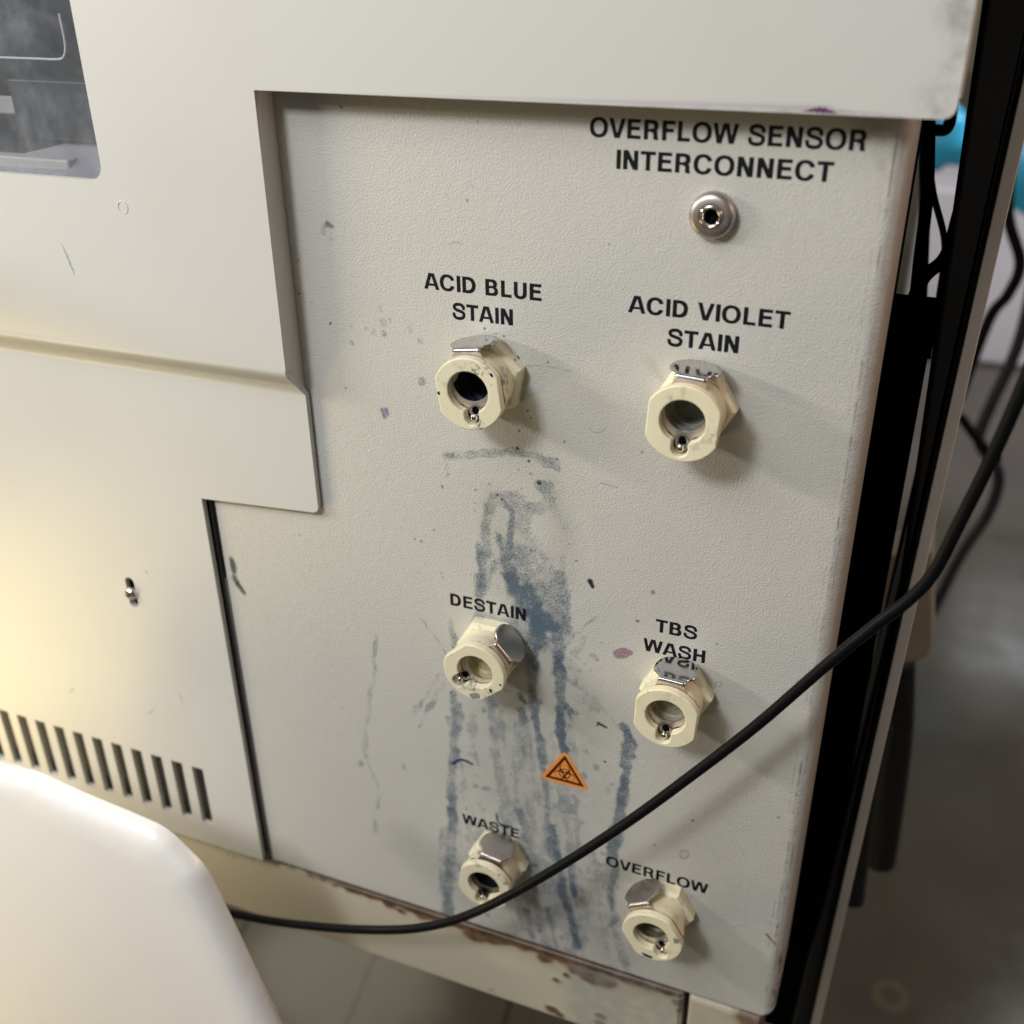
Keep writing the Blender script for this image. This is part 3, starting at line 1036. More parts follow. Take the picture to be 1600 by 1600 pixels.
# window pane and what is seen through it
mg = Mat('window_plastic', (.46, .48, .51), .07, 0)
gv = mg.coord()
mg.mix(mg.ramp(mg.noise(60, 5, .65, gv, 1.0), .40, .75, 0, .7), (.26, .28, .33))
mg.bump(mg.noise(18, 2, .5, gv, .4), .12, .002)
tr_ = mg.n('ShaderNodeBsdfTransparent')
tr_.inputs[0].default_value = (.90, .91, .93, 1)
mx_ = mg.n('ShaderNodeMixShader')
haze_ = mg.ramp(mg.noise(30, 5, .7, gv, .3), .42, .75, .10, .30)
mg.l(haze_, mx_.inputs[0])
mg.l(tr_.outputs[0], mx_.inputs[1])
mg.l(mg.b.outputs[0], mx_.inputs[2])
mg.l(mx_.outputs[0], mg.t.nodes['Material Output'].inputs[0])
pane = plate('window_pane', round_poly([(-346.5, 56.5), (-226.2, 56.5), (-226.2, -63.2), (-346.5, -63.2)], 5), [], 7.2, 6.4, mg.m, machine, bevel=0)
M_IN = m_plain('inner_wall', (.035, .037, .042), .45, 0, .7, 40)
M_INL = m_plain('inner_ledge', (.66, .63, .56), .4, 0, .3, 50)
M_INB = m_plain('inner_tray', (.38, .37, .39), .3, 0, .3, 30)
box('inner_wall', -350, -222, 52, 54, -90, 70, M_IN, machine, bevel=0)
box('inner_side', -222, -220, 5.5, 52, -90, 70, M_IN, machine, bevel=0)
box('inner_floor', -350, -222, 5, 52, -92, -90, M_INB, machine, bevel=0)
box('inner_ledge', -350, -236, 30, 44, -52, -46, M_INL, machine, bevel=.8)
box('inner_ledge', -350, -262, 14, 20, -66, -62, M_INL, machine, bevel=.8)
# sloping pale tray low in the window, dark block above it
mesh_obj('inner_tray', [(*P(-60, 262, -14), 0)] and [(P(-60, 250, -14)[0], 12, P(-60, 262, -14)[1]), (P(160, 205, -30)[0], 30, P(160, 210, -30)[1]), (P(170, 300, -8)[0], 8, P(170, 290, -8)[1]), (P(-60, 300, -8)[0], 8, P(-60, 300, -8)[1])], [(0, 1, 2, 3)], M_INB, machine)
kx0, kz0 = P(30, 215, -22)
kx1, kz1 = P(150, 128, -22)
box('inner_block', kx0, kx1 + 8, 22, 44, kz0, kz1, m_plain('inner_block_grey', (.028, .032, .04), .35, 0, .6, 60, .3), machine, bevel=.8)

# inner clear lid with a rounded lower corner: only its pale edge shows
ix, iz = P(104, 88, 0)
lid = [P(-60, 90, 0), P(108, 92, 0), P(99, 20, 0)]
lx = P(104, 60, 0)[0]
lz = P(60, 91, 0)[1]
pth = [(-340, -1.0, lz), (lx - 30, -1.0, lz), (lx - 12, -1.0, lz)] + [(lx - 5, -1.0, lz), (lx - 1.6, -1, lz + .6), (lx, -1.0, lz + 4)] + [(lx, -1.0, lz + 12)]
tube('inner_lid_edge', pth, .35, m_plain('clear_edge', (.75, .78, .82), .25), machine, n=8)
# bluish pale blob behind the lid, top left
blob = bmesh.new()
bmesh.ops.create_icosphere(blob, subdivisions=4, radius=1)
bv = []
for v in blob.verts:
    s = 1 + .14 * math.sin(4 * v.co.x + 2 * v.co.z) + .1 * math.sin(7 * v.co.z + 3 * v.co.x)
    bv.append((-268 + v.co.x * 26 * s, 30 + v.co.y * 12, 6 + v.co.z * 24 * s))
bf = [[v.index for v in f.verts] for f in blob.faces]
blob.free()
mesh_obj('inner_pale_blob', bv, bf, m_plain('inner_pale', (.60, .68, .74), .2, 0, .7, 35, .5), machine)

# screw in its slot
sc_v, sc_f = lathe([(0, 4.9), (.55, 4.85), (1.4, 4.55), (2.2, 3.9), (2.55, 3.1), (2.6, 2.6), (0, 2.6)], 28, (scx, scz))
screw = mesh_obj('screw', sc_v, sc_f, M_CHROME, machine)
mesh_obj('screw_recess', *(lambda: sdf_faces(lambda X, Z: np.minimum(np.maximum(abs(X - scx) - .28, abs(Z - scz) - 1.1), np.maximum(abs(Z - scz) - .28, abs(X - scx) - 1.1)), scx - 1.5, scx + 1.5, scz - 1.5, scz + 1.5, .06, 4.93))(), M_INK, screw)
plate('screw_backing', [(scx - 5, scz - 9), (scx + 5, scz - 9), (scx + 5, scz + 9), (scx - 5, scz + 9)], [], -1.5, -2.5, M_DARK, machine, bevel=0)

# ---- gap between cover and panel: dark channel and a grey rubber seal
box('gap_channel', -222, -213, 12, 14, -338, -150, M_DARK, machine, bevel=0)
zz0 = P(338, 905, 0)[1]
box('seal_strip', -216.9, -215.9, 1.2, 8, -338, zz0, M_GREYSEAL, machine, bevel=.3)
box('seal_strip', -217.9, -217.3, .9, 10, -337, -168, M_GREYSEAL, machine, bevel=.2)

# ---- base rail under the panel
def rail(name, x0, x1, z0, z1, y0, y1, cr, rustfn, right=False):
    """profiled sheet rail with a fine front grid for rust attributes"""
    xs = np.arange(x0, x1 + .6, 1.2)
    xs[-1] = x1
    prof = []
    for a in np.linspace(0, math.pi / 2, 5):
        prof.append((y0 + cr - cr * math.sin(a), z1 - cr + cr * math.cos(a)))
    zs = np.arange(z1 - cr - .8, z0 + cr, -.8)
    prof += [(y0, z) for z in zs]
    for a in np.linspace(0, math.pi / 2, 5):
        prof.append((y0 + cr - cr * math.cos(a), z0 + cr - cr * math.sin(a)))
    prof = [(y1, z1)] + prof + [(y1, z0)]
    vs, fs = [], []
    m = len(prof)
    for i, x in enumerate(xs):
        e = min(x - x0, x1 - x)
        rnd = 1.2 - math.sqrt(max(0, 1.44 - (1.2 - min(e, 1.2)) ** 2))
        for y, z in prof:
            vs.append((x, y + rnd, z))
        if i:
            for k in range(m - 1):
                fs.append(((i - 1) * m + k, i * m + k, i * m + k + 1, (i - 1) * m + k + 1))
    fs.append(tuple(range(m)))
    fs.append(tuple((len(xs) - 1) * m + k for k in range(m)))
    o = mesh_obj(name, vs, fs, M_RAIL, machine)
    for k, f in rustfn.items():
        add_attr(o, k, f)
    return o


RT, RB = -339.4, -376.4
spots = [(px, py, r, a) for px, py, r, a in ((545, 1390, 2.2, .8), (560, 1396, 1.8, .7), (520, 1385, 1.5, .6), (502, 1376, 1.2, .6), (606, 1415, 2.6, .9), (625, 1425, 2.4, .7), (660, 1432, 3.0, .9), (690, 1440, 3.2, 1.0), (740, 1462, 4, 1.0),
         (770, 1470, 3.5, .9), (365, 1340, 1.2, .7), (355, 1337, 1.0, .6), (380, 1345, 1.0, .5), (868, 1533, 1.8, .6), (885, 1526, 1.5, .6), (862, 1580, 2.5, .8), (875, 1588, 2.2, .7), (938, 1590, 2.0, .75), (935, 1600, 2.5, .6), (900, 1515, 4.0, .9), (925, 1528, 4.5, 1.0), (945, 1535, 3.6, .95), (965, 1520, 2.5, .7), (850, 1500, 3.0, .8), (1060, 1570, 2.0, 1.0), (1062, 1582, 1.6, .9), (766, 1548, 1.0, .5), (760, 1508, .8, .45), (990, 1540, 2.0, .6))]
spots = [(*P(px, py, 0), r, a) for px, py, r, a in spots]


def rust(x, y, z):
    v = 0
    top = RT - z
    edge = max(0, 1 - top / (2.0 + 3.6 * max(0, min(1, (x + 190) / 60)) + .9 * math.sin(x * .21) + .6 * math.sin(x * .77)))
    along = max(0, min(1, (x + 205) / 40)) * 1.0 + .34
    if x > -62:
        along *= max(.35, 1 - (x + 62) / 30)
    v = min(1, edge * 1.5) * along
    for sx, sz, r, a in spots:
        v = max(v, a * max(0, 1.5 - math.hypot((x - sx) / 1.4, z - sz) / r))
    return min(v, 1.1)


def rhaze(x, y, z):
    top = RT - z
    return max(0, 1 - top / 12) * max(0, min(1, (x + 165) / 40)) * .7


def rgrime(x, y, z):
    return .7 * max(0, min(1, (x + 88) / 6))


def rseam(x, y, z):
    wd = .5 + 1.5 * max(0, min(1, (x + 200) / 30)) + .5 * math.sin(x * .9) * math.sin(x * .23)
    t = RT - z
    return .95 if t < wd else max(0, .95 - (t - wd) / .9)


xsplit = P(1070, 1575, 0)[0]
rail('base_rail', -470, xsplit - 1.1, RB, RT, .6, 42, 1.4, dict(rust=rust, haze=rhaze, grime=rgrime, seam=rseam))
rail('corner_rail', xsplit + .9, -13.5, RB, RT - .8, 1.4, 42, 2.2, dict(rust=lambda x, y, z: .75 * max(0, (x + 30) / 12) if x > -30 else .3 * max(0, 1 - (RT - z) / 2), haze=lambda x, y, z: .2, grime=lambda x, y, z: .3, seam=lambda x, y, z: 0))
box('rail_backing', -470, -14, 5, 44, -343, -333, M_DARK, machine, bevel=0)


# ---- printed lettering: strokes of a plain grotesque, drawn as signed fields
def seg_box(X, Z, ax, az, bx, bz, w):
    """bar with square ends from a to b"""
    dx, dz = bx - ax, bz - az
    L = math.hypot(dx, dz)
    ux, uz = dx / L, dz / L
    s = (X - ax) * ux + (Z - az) * uz
    t = -(X - ax) * uz + (Z - az) * ux
    return np.maximum(np.abs(s - L / 2) - L / 2, np.abs(t) - w / 2)


def rect(X, Z, x0, x1, z0, z1):
    return np.maximum(np.maximum(x0 - X, X - x1), np.maximum(z0 - Z, Z - z1))


def ell(X, Z, cx, cz, a, b, n=2.25):
    return ((np.abs(X - cx) / a) ** n + (np.abs(Z - cz) / b) ** n) ** (1 / n) * min(a, b) - min(a, b)


def bowl(X, Z, x0, xr, z0, z1, n=2.3):
    """half-rounded block: flat at the left, round at the right"""
    cz, hb = (z0 + z1) / 2, (z1 - z0) / 2
    rx = min(hb * 1.05, xr - x0)
    body = rect(X, Z, x0, xr - rx, z0, z1)
    e = np.maximum(ell(X, Z, xr - rx, cz, rx, hb, n), (xr - rx - .02) - X)
    return np.minimum(body, e)


SWD, SHB = .228, .188
U = np.minimum
I_ = np.maximum


def slant(X, Z, xa, xb, w):
    """slanted stem from (xa,0) to (xb,1) of horizontal width w"""
    c = xa + (xb - xa) * Z
    return I_(np.abs(X - c) - w / 2, np.maximum(-Z, Z - 1))


def polystroke(X, Z, pts, w):
    q = catmull(pts, 6)
    D = np.full(X.shape, 9.)
    for i in range(len(q) - 1):
        A, B = q[i], q[i + 1]
        d = B - A
        t = np.clip(((X - A[0]) * d[0] + (Z - A[1]) * d[1]) / (d @ d + 1e-9), 0, 1)
        D = np.minimum(D, np.hypot(X - A[0] - t * d[0], Z - A[1] - t * d[1]))
    return D - w / 2


def g_A(X, Z):
    return U(U(slant(X, Z, .11, .42, .225), slant(X, Z, .85, .54, .225)), rect(X, Z, .2, .76, .22, .36))


def g_B(X, Z):
    o = U(bowl(X, Z, .09, .80, .46, 1), bowl(X, Z, .09, .86, 0, .56))
    i = U(bowl(X, Z, .09 + SWD, .80 - SWD, .60, 1 - SHB + .01), bowl(X, Z, .09 + SWD, .86 - SWD, SHB - .01, .455))
    return I_(o, -i)


def g_ring(X, Z, cx=.53, a=.47):
    return I_(ell(X, Z, cx, .5, a, .52), -ell(X, Z, cx, .5, a - SWD, .52 - SHB + .01))


def g_C(X, Z):
    r = g_ring(X, Z, .52, .47)
    return I_(r, -I_(I_(.52 - X, Z - .655 - (X - .8) * .25), .345 - (X - .8) * .25 - Z))


def g_D(X, Z):
    def bb(x0, xr, z0, z1):
        rx = .44 if xr > .8 else .30
        cz, hb = (z0 + z1) / 2, (z1 - z0) / 2
        return U(rect(X, Z, x0, xr - rx, z0, z1), I_(ell(X, Z, xr - rx, cz, rx, hb, 2.2), xr - rx - .02 - X))
    return I_(bb(.09, .91, 0, 1), -bb(.09 + SWD, .91 - SWD, SHB, 1 - SHB))


def g_E(X, Z):
    return U(U(rect(X, Z, .09, .09 + SWD, 0, 1), rect(X, Z, .09, .80, 0, SHB)), U(rect(X, Z, .09, .78, 1 - SHB, 1), rect(X, Z, .09, .74, .44, .44 + SHB)))


def g_F(X, Z):
    return U(rect(X, Z, .09, .09 + SWD, 0, 1), U(rect(X, Z, .09, .75, 1 - SHB, 1), rect(X, Z, .09, .68, .42, .42 + SHB)))


def g_H(X, Z):
    return U(U(rect(X, Z, .09, .09 + SWD, 0, 1), rect(X, Z, .85 - SWD, .85, 0, 1)), rect(X, Z, .1, .84, .43, .43 + SHB))


def g_I(X, Z):
    return rect(X, Z, .09, .09 + SWD, 0, 1)


def g_L(X, Z):
    return U(rect(X, Z, .09, .09 + SWD, 0, 1), rect(X, Z, .09, .73, 0, SHB))


def g_N(X, Z):
    return U(U(rect(X, Z, .09, .09 + SWD, 0, 1), rect(X, Z, .86 - SWD, .86, 0, 1)), slant(X, Z, .86 - .13, .09 + .13, .25))


def g_O(X, Z):
    return g_ring(X, Z, .54, .49)


def g_R(X, Z):
    o = bowl(X, Z, .09, .84, .40, 1)
    i = bowl(X, Z, .09 + SWD, .84 - SWD, .545, 1 - SHB)
    top = I_(o, -i)
    leg = I_(polystroke(X, Z, [(.55, .47), (.66, .42), (.70, .28), (.71, .12), (.76, -.02)], SWD), -Z)
    return U(U(top, rect(X, Z, .09, .09 + SWD, 0, 1)), leg)


S_P = [(.775, .70), (.735, .84), (.60, .925), (.455, .94), (.30, .915), (.20, .84), (.175, .73), (.23, .63), (.36, .57), (.53, .525), (.70, .46), (.785, .36), (.785, .24), (.71, .12), (.57, .065), (.45, .06), (.30, .08), (.185, .16), (.14, .31)]


def g_S(X, Z):
    return polystroke(X, Z, S_P, .195)


def g_T(X, Z):
    return U(rect(X, Z, .03, .80, 1 - SHB, 1), rect(X, Z, .415 - SWD / 2, .415 + SWD / 2, 0, 1))


def g_U(X, Z):
    ring = I_(I_(ell(X, Z, .47, .36, .385, .385), -ell(X, Z, .47, .36, .385 - SWD, .385 - SHB)), Z - .36)
    return U(ring, U(rect(X, Z, .085, .085 + SWD, .35, 1), rect(X, Z, .855 - SWD, .855, .35, 1)))


def g_V(X, Z):
    return U(slant(X, Z, .405, .11, .22), slant(X, Z, .475, .77, .22))


def g_W(X, Z):
    return U(U(slant(X, Z, .32, .11, .215), slant(X, Z, .36, .60, .205)), U(slant(X, Z, .92, .68, .205), slant(X, Z, .96, 1.17, .215)))


GL = dict(A=(g_A, .96), B=(g_B, .95), C=(g_C, 1.02), D=(g_D, 1.0), E=(g_E, .87), F=(g_F, .80), H=(g_H, .94), I=(g_I, .35), L=(g_L, .78), N=(g_N, .95), O=(g_O, 1.08), R=(g_R, .95), S=(g_S, .93), T=(g_T, .83), U=(g_U, .94), V=(g_V, .88), W=(g_W, 1.28))


def text_faces(txt, xl, xr, zb, cap, h):
    adv = [(GL[c][1] if c != ' ' else .42) for c in txt]
    tot = sum(adv) - .14
    sx = (xr - xl) / tot
    vs, fs = [], []
    x = xl - .07 * sx
    for c, a in zip(txt, adv):
        if c != ' ':
            f = GL[c][0]
            v, q = sdf_faces(lambda X, Z: f(X, Z), -.06, a + .1, -.05, 1.07, .022, 0)
            n = len(vs)
            vs += [(x + p[0] * sx, -h, zb + p[2] * cap) for p in v]
            fs += [[i + n for i in g] for g in q]
        x += a * sx
    return vs, fs


def label(name, lines, lab=None):
    vs, fs = [], []
    for txt, xl, xr, zb, cap in lines:
        v, q = text_faces(txt, xl, xr, zb, cap, .035)
        n = len(vs)
        vs += v
        fs += [[i + n for i in g] for g in q]
    o = mesh_obj(name, vs, fs, M_INK, machine, smooth=False)
    if lab:
        o['label'] = lab
    return o


label('printed_lettering', [('OVERFLOW SENSOR', -83.8, -19.2, -44.0, 4.55), ('INTERCONNECT', -77.0, -25.7, -51.2, 4.55)], 'black printed words OVERFLOW SENSOR INTERCONNECT')
label('printed_lettering', [('ACID VIOLET', -72.1, -31.5, -86.9, 4.55), ('STAIN', -61.5, -43.1, -94.6, 4.55)], 'black printed words ACID VIOLET STAIN')
label('printed_lettering', [('ACID BLUE', -130.6, -96.3, -86.5, 4.55), ('STAIN', -122.5, -104.5, -94.2, 4.55)], 'black printed words ACID BLUE STAIN')
label('printed_lettering', [('DESTAIN', -127.5, -101.3, -190.3, 4.55)], 'black printed word DESTAIN')
label('printed_lettering', [('TBS', -59.8, -47.6, -184.0, 4.55), ('WASH', -63.1, -44.4, -191.7, 4.55)], 'black printed words TBS WASH')
label('printed_lettering', [('WASTE', -126.4, -104.5, -284.8, 4.6)], 'black printed word WASTE')
label('printed_lettering', [('OVERFLOW', -72.1, -36.8, -285.3, 4.6)], 'black printed word OVERFLOW')

# ---- biohazard warning sticker
t0, t1, t2 = P(883, 1172), P(843, 1215), P(922, 1236)
cxs, czs = (t0[0] + t1[0] + t2[0]) / 3, (t0[1] + t1[1] + t2[1]) / 3
S_ = 1.0
tri = [t0, t1, t2]
m_or = m_plain('orange_vinyl', (.90, .30, .06), .35, 0, .12, 300, .05)
stk = plate('warning_sticker', round_poly(tri, 1.5), [], .09, .0, m_or, machine, bevel=.03)
stk['label'] = 'orange triangular biohazard sticker'


def tri_sdf(X, Z, inset):
    D = np.full(X.shape, -99.)
    c = np.array([cxs, czs])
    for i in range(3):
        a, b_ = np.array(tri[i]), np.array(tri[(i + 1) % 3])
        n = np.array([b_[1] - a[1], -(b_[0] - a[0])])
        n = n / np.linalg.norm(n)
        if (c - a) @ n > 0:
            n = -n
        D = np.maximum(D, (X - a[0]) * n[0] + (Z - a[1]) * n[1] + inset)
    return D


def bio(X, Z):
    k = .178
    x, z = (X - cxs) / k, (Z - czs + .15) / k
    cres = np.full(X.shape, 9.)
    for a in (90, 210, 330):
        c, s = math.cos(math.radians(a)), math.sin(math.radians(a))
        o_ = np.hypot(x - 11.0 * c, z - 11.0 * s) - 10.6
        i_ = np.hypot(x - 12.8 * c, z - 12.8 * s) - 8.3
        cres = np.minimum(cres, np.maximum(o_, -i_))
    ring = np.maximum(np.hypot(x, z) - 11.8, 9.6 - np.hypot(x, z))
    d = np.minimum(cres, ring)
    d = np.maximum(d, 2.2 - np.hypot(x, z))
    return d * k


def stick(X, Z):
    border = np.maximum(tri_sdf(X, Z, 1.15), -tri_sdf(X, Z, 2.15))
    return np.minimum(border, bio(X, Z))


vs, fs = sdf_faces(stick, t1[0] - 1, t2[0] + 1, min(t1[1], t2[1]) - 1, t0[1] + 1, .07, .12)
mesh_obj('biohazard_symbol', vs, fs, m_plain('sticker_ink', (.035, .018, .01), .4), stk, smooth=False)

# ---- sensor jack
jx, jz = P(1110.5, 339, 3.2)
prof = [(5.55, 0), (5.6, 1.6), (5.45, 2.4), (4.9, 3.1), (4.2, 3.35), (3.05, 3.4), (2.95, 3.0), (2.95, 2.4)]
vs, fs = lathe(prof, 64, (jx, jz))
jack = mesh_obj('sensor_jack', vs, fs, M_NICKEL, machine, angle=50)
vs, fs = lathe([(2.9, 2.4), (2.85, 3.3), (2.55, 3.7), (2.2, 3.7), (1.8, 3.2), (1.72, .3)], 48, (jx, jz))
mesh_obj('jack_socket', vs, fs, M_CHROME, jack, angle=60)
vs, fs = lathe([(0, .9), (1.80, .9)], 32, (jx, jz))
mesh_obj('jack_hole', vs, fs, M_DARK, jack)


# ---- the quick couplings. Local frame: origin on the panel, -y toward the viewer, mm
H_F = 16.0


def keyhole(r=5.9, cz=.6, hw=2.15, zb=-6.85):
    a = math.degrees(math.asin(hw / r))
    pts = []
    for i in range(45):
        t = -90 + a + (360 - 2 * a) * i / 44
        pts.append((r * math.cos(math.radians(t)), cz + r * math.sin(math.radians(t))))
    # now at the left of the slot; go down, round, up
    for i in range(11):
        t = 180 + 180 * i / 10
        pts.append((hw * math.cos(math.radians(t)), zb + hw * math.sin(math.radians(t))))
    return pts


def ring_outline(r=10.35, flat=9.25):
    pts = []
    for i in range(96):
        a = 2 * math.pi * i / 96
        x, z = r * math.cos(a), r * math.sin(a)
        pts.append((max(-flat, min(flat, x)), z))
    # drop doubles on the flats
    out_ = []
    for p in pts:
        if not out_ or math.hypot(p[0] - out_[-1][0], p[1] - out_[-1][1]) > .05:
            out_.append(p)
    return out_


def make_coupling():
    c = empty('quick_coupling', parent=machine)
    # hex flange: chamfered front
    vs, fs = [], []
    Rh = 11.35
    prof_ = [(0, 1.0), (3.5, 1.0), (4.9, .90), (5.0, .55)]
    for h, s in prof_:
        for i in range(6):
            a = math.radians(60 * i)
            vs.append((Rh * s * math.cos(a), -h, Rh * s * math.sin(a)))
    for k in range(3):
        for i in range(6):
            j = (i + 1) % 6
            fs.append((k * 6 + i, k * 6 + j, (k + 1) * 6 + j, (k + 1) * 6 + i))
    hexo = mesh_obj('hex_flange', vs, fs, M_IVORY, c, False, angle=20, bevel=.35)
    # neck body: hollow, flares toward the ring, flat sides
    prof_b = [(8.9, 4.8), (8.9, 6.5), (9.0, 8.4), (9.6, 9.8), (9.9, 12.2), (6.1, 12.2), (6.0, 10.0), (5.98, 9.0)]
    vs, fs = lathe(prof_b, 72)
    vs = [(max(-8.9, min(8.9, x)), y, z) for x, y, z in vs]
    body = mesh_obj('coupling_body', vs, fs, M_IVORY, c, False, angle=40)
    vs, fs = lathe([(5.92, 12.1), (5.8, 10.4), (5.5, 10.3), (5.5, 8.6), (4.9, 8.5), (4.85, 6.8), (4.3, 6.7), (4.25, 3.2), (2.4, 3.1), (0, 3.0)], 48)
    bore = mesh_obj('bore', [(x, y, z + .6) for x, y, z in vs], fs, M_DARK, c, False, angle=30)
    # face ring with keyhole opening
    face = plate('face_ring', ring_outline(), [keyhole()], H_F, 13.3, M_IVORY, c, bevel=.42, seg=3, world=False, angle=30)
    # steel latch: sliding plate with round opening + bent thumb tab
    o_ = [(-6.9, 7.4)]
    plate_out = [(-5.6, 6.0), (-4.3, 9.5), (-4.0, 10.9), (4.0, 10.9), (4.3, 9.5), (5.6, 6.0), (7.2, 2.5), (7.0, -1.5), (5.3, -3.4), (3.4, -4.0), (2.1, -5.2), (1.75, -7.0), (1.1, -8.5), (-1.1, -8.5), (-1.75, -7.0), (-2.1, -5.2), (-3.4, -4.0), (-5.3, -3.4), (-7.0, -1.5), (-7.2, 2.5)]
    plate_out = round_poly(plate_out, .8, 3)
    eye = [(1.15 * math.cos(a), -5.7 + 1.15 * math.sin(a)) for a in np.linspace(0, math.pi, 12)] + [(1.15 * math.cos(a), -7.3 + 1.15 * math.sin(a)) for a in np.linspace(math.pi, 2 * math.pi, 12)]
    latch = plate('latch_plate', plate_out, [circle(0, 2.4, 5.5, 40), eye], 13.0, 12.4, M_STEEL, c, bevel=.1, seg=1, world=False)
    # thumb tab: bend then widening tongue toward the panel
    rows = []
    TA = math.radians(91)
    for a in np.linspace(0, 1, 7):            # the bend
        t = a * TA
        rows.append((10.9 + 1.1 * math.sin(t), 13.0 - 1.1 * (1 - math.cos(t)), 4.0))
    zb_, hb_ = rows[-1][0], rows[-1][1]
    dz_, dh_ = math.cos(TA), -math.sin(TA)
    for s in np.linspace(.03, 1, 22):
        L = 11.0 * s
        if s < .30:
            wv = 4.0 + (6.4 - 4.0) * (.5 - .5 * math.cos(s / .30 * math.pi))
        else:
            u = (s - .30) / .70
            wv = max(6.4 * math.sqrt(max(0, 1 - u ** 3.0)), .35)
        rows.append((zb_ + dz_ * L, hb_ + dh_ * L, wv))
    vs, fs = [], []
    K = 12
    for z, h, wv in rows:
        for i in range(K + 1):
            vs.append((wv * (2 * i / K - 1), -h, z))
    n = len(vs)
    for r in range(len(rows) - 1):
        for i in range(K):
            a = r * (K + 1) + i
            fs.append((a, a + 1, a + K + 2, a + K + 1))
    tab = mesh_obj('thumb_tab', vs, fs, M_STEEL, c, False, angle=50)
    so = tab.modifiers.new('thick', 'SOLIDIFY')
    so.thickness = .0006
    so.offset = -1
    # pin
    vs, fs = lathe([(0, 15.3), (.7, 15.25), (1.0, 14.9), (1.05, 14.6), (1.05, 8)], 24, (0, -7.15))
    mesh_obj('pin', vs, fs, M_PIN, c, False, angle=50)
    vs, fs = lathe([(0, 12.27), (2.2, 12.27), (2.2, 13.3)], 20, (0, -6.5))
    mesh_obj('pin_pocket', vs, fs, M_DARK, c, False)
    return c


def plugged(c):
    """bore closed by its poppet just inside"""
    vs, fs = lathe([(5.92, 12.1), (5.8, 10.4), (5.75, 8.2), (5.2, 7.6), (3.0, 7.9), (2.6, 8.4), (0, 8.5)], 48)
    me = mesh_obj('bore', [(x, y, z + .6) for x, y, z in vs], fs, M_DARK, None, False, angle=30)
    return me


def dup(root):
    r = root.copy()
    COL.objects.link(r)
    for ch in list(root.children):
        d = ch.copy()
        COL.objects.link(d)
        d.parent = r
        for g in ch.children:
            e = g.copy()
            COL.objects.link(e)
            e.parent = d
    return r


def bore_mat(name, base, rough=.4):
    return m_plain(name, base, rough, 0, .7, 300, .2)


B_BLUE = bore_mat('bore_blue_black', (.010, .015, .028), .25)
B_GREY = bore_mat('bore_grey', (.30, .29, .25), .22)
B_CREAM = bore_mat('bore_cream', (.62, .56, .34))
B_TAN = bore_mat('bore_tan', (.46, .43, .32))
B_BLACK = bore_mat('bore_black', (.012, .013, .011), .15)
B_BROWN = bore_mat('bore_brown', (.20, .165, .09))
M_STEEL_D = m_steel('latch_steel_dirty', .30, (.50, .46, .42), .9)
spec = [  # x, z, rotation, hex rotation, bore, ivory, steel, label
    (-111.5, -109.3, 8, 12, B_BLUE, M_IVORY_D, M_STEEL, 'smudged ivory coupling with blue black bore'),
    (-52.8, -109.1, -3, 3, B_GREY, M_IVORY, M_STEEL, 'clean ivory coupling with dark stepped bore'),
    (-112.8, -202.4, -49, 49, B_CREAM, M_IVORY_D, M_STEEL_D, 'stained ivory coupling with latch turned to the upper right'),
    (-51.8, -202.7, -2, 6, B_TAN, M_IVORY, M_STEEL, 'clean pale ivory coupling with tan bore'),
    (-111.9, -295.3, -9, 10, B_BLACK, M_IVORY_D, M_STEEL_D, 'stained ivory coupling with black gunk in its bore'),
    (-51.0, -295.2, 31, -31, B_BROWN, M_IVORY, M_STEEL_D, 'chipped ivory coupling with latch turned to the upper left')]
first = make_coupling()
plug = plugged(first)
for i, (x, z, rot, hrot, bm_, iv, st, lab) in enumerate(spec):
    c = first if i == 0 else dup(first)
    c.parent = machine
    c.location = (x * .001, 0, (z + ZC) * .001)
    c.rotation_euler = (0, -math.radians(rot), 0)
    c['label'] = lab
    c['group'] = 'quick couplings on the connector panel'
    for ch in c.children:
        k = ch.name.split('.')[0]
        if k == 'bore' and bm_ in (B_CREAM, B_TAN, B_BROWN):
            ch.data = plug.data
        ch.material_slots[0].link = 'OBJECT'
        ch.material_slots[0].material = {'hex_flange': iv, 'coupling_body': iv, 'face_ring': iv, 'bore': bm_, 'latch_plate': M_PLATE, 'thumb_tab': st, 'pin': M_PIN, 'pin_pocket': M_DARK}[k]
        if k == 'hex_flange':
            ch.rotation_euler = (0, -math.radians(hrot), 0)
bpy.data.objects.remove(plug)
coups = sorted([o for o in machine.children if o.name.startswith('quick_coupling')], key=lambda o: o.name)
M_CHIP = m_plain('chip_grey', (.26, .27, .24), .5, 0, .5, 300, .3)
M_GUNK = m_plain('black_gunk', (.012, .012, .012), .25, 0, .3, 300, .6)
M_PLATE_D = m_steel('plate_steel_dark', .4, (.22, .20, .18), .9)
for ch in coups[4].children:
    if ch.name.startswith('latch_plate'):
        ch.material_slots[0].material = M_PLATE_D


def face_mark(name, ci, px, mat, h=16.06):
    q = round_poly([P(*p, h) for p in px], .35, 3)
    c = coups[ci]
    o = plate(name, q, [], h, h - .3, mat, None, bevel=0)
    bpy.context.view_layer.update()
    o.parent = c
    o.matrix_parent_inverse = c.matrix_world.inverted()
    return o


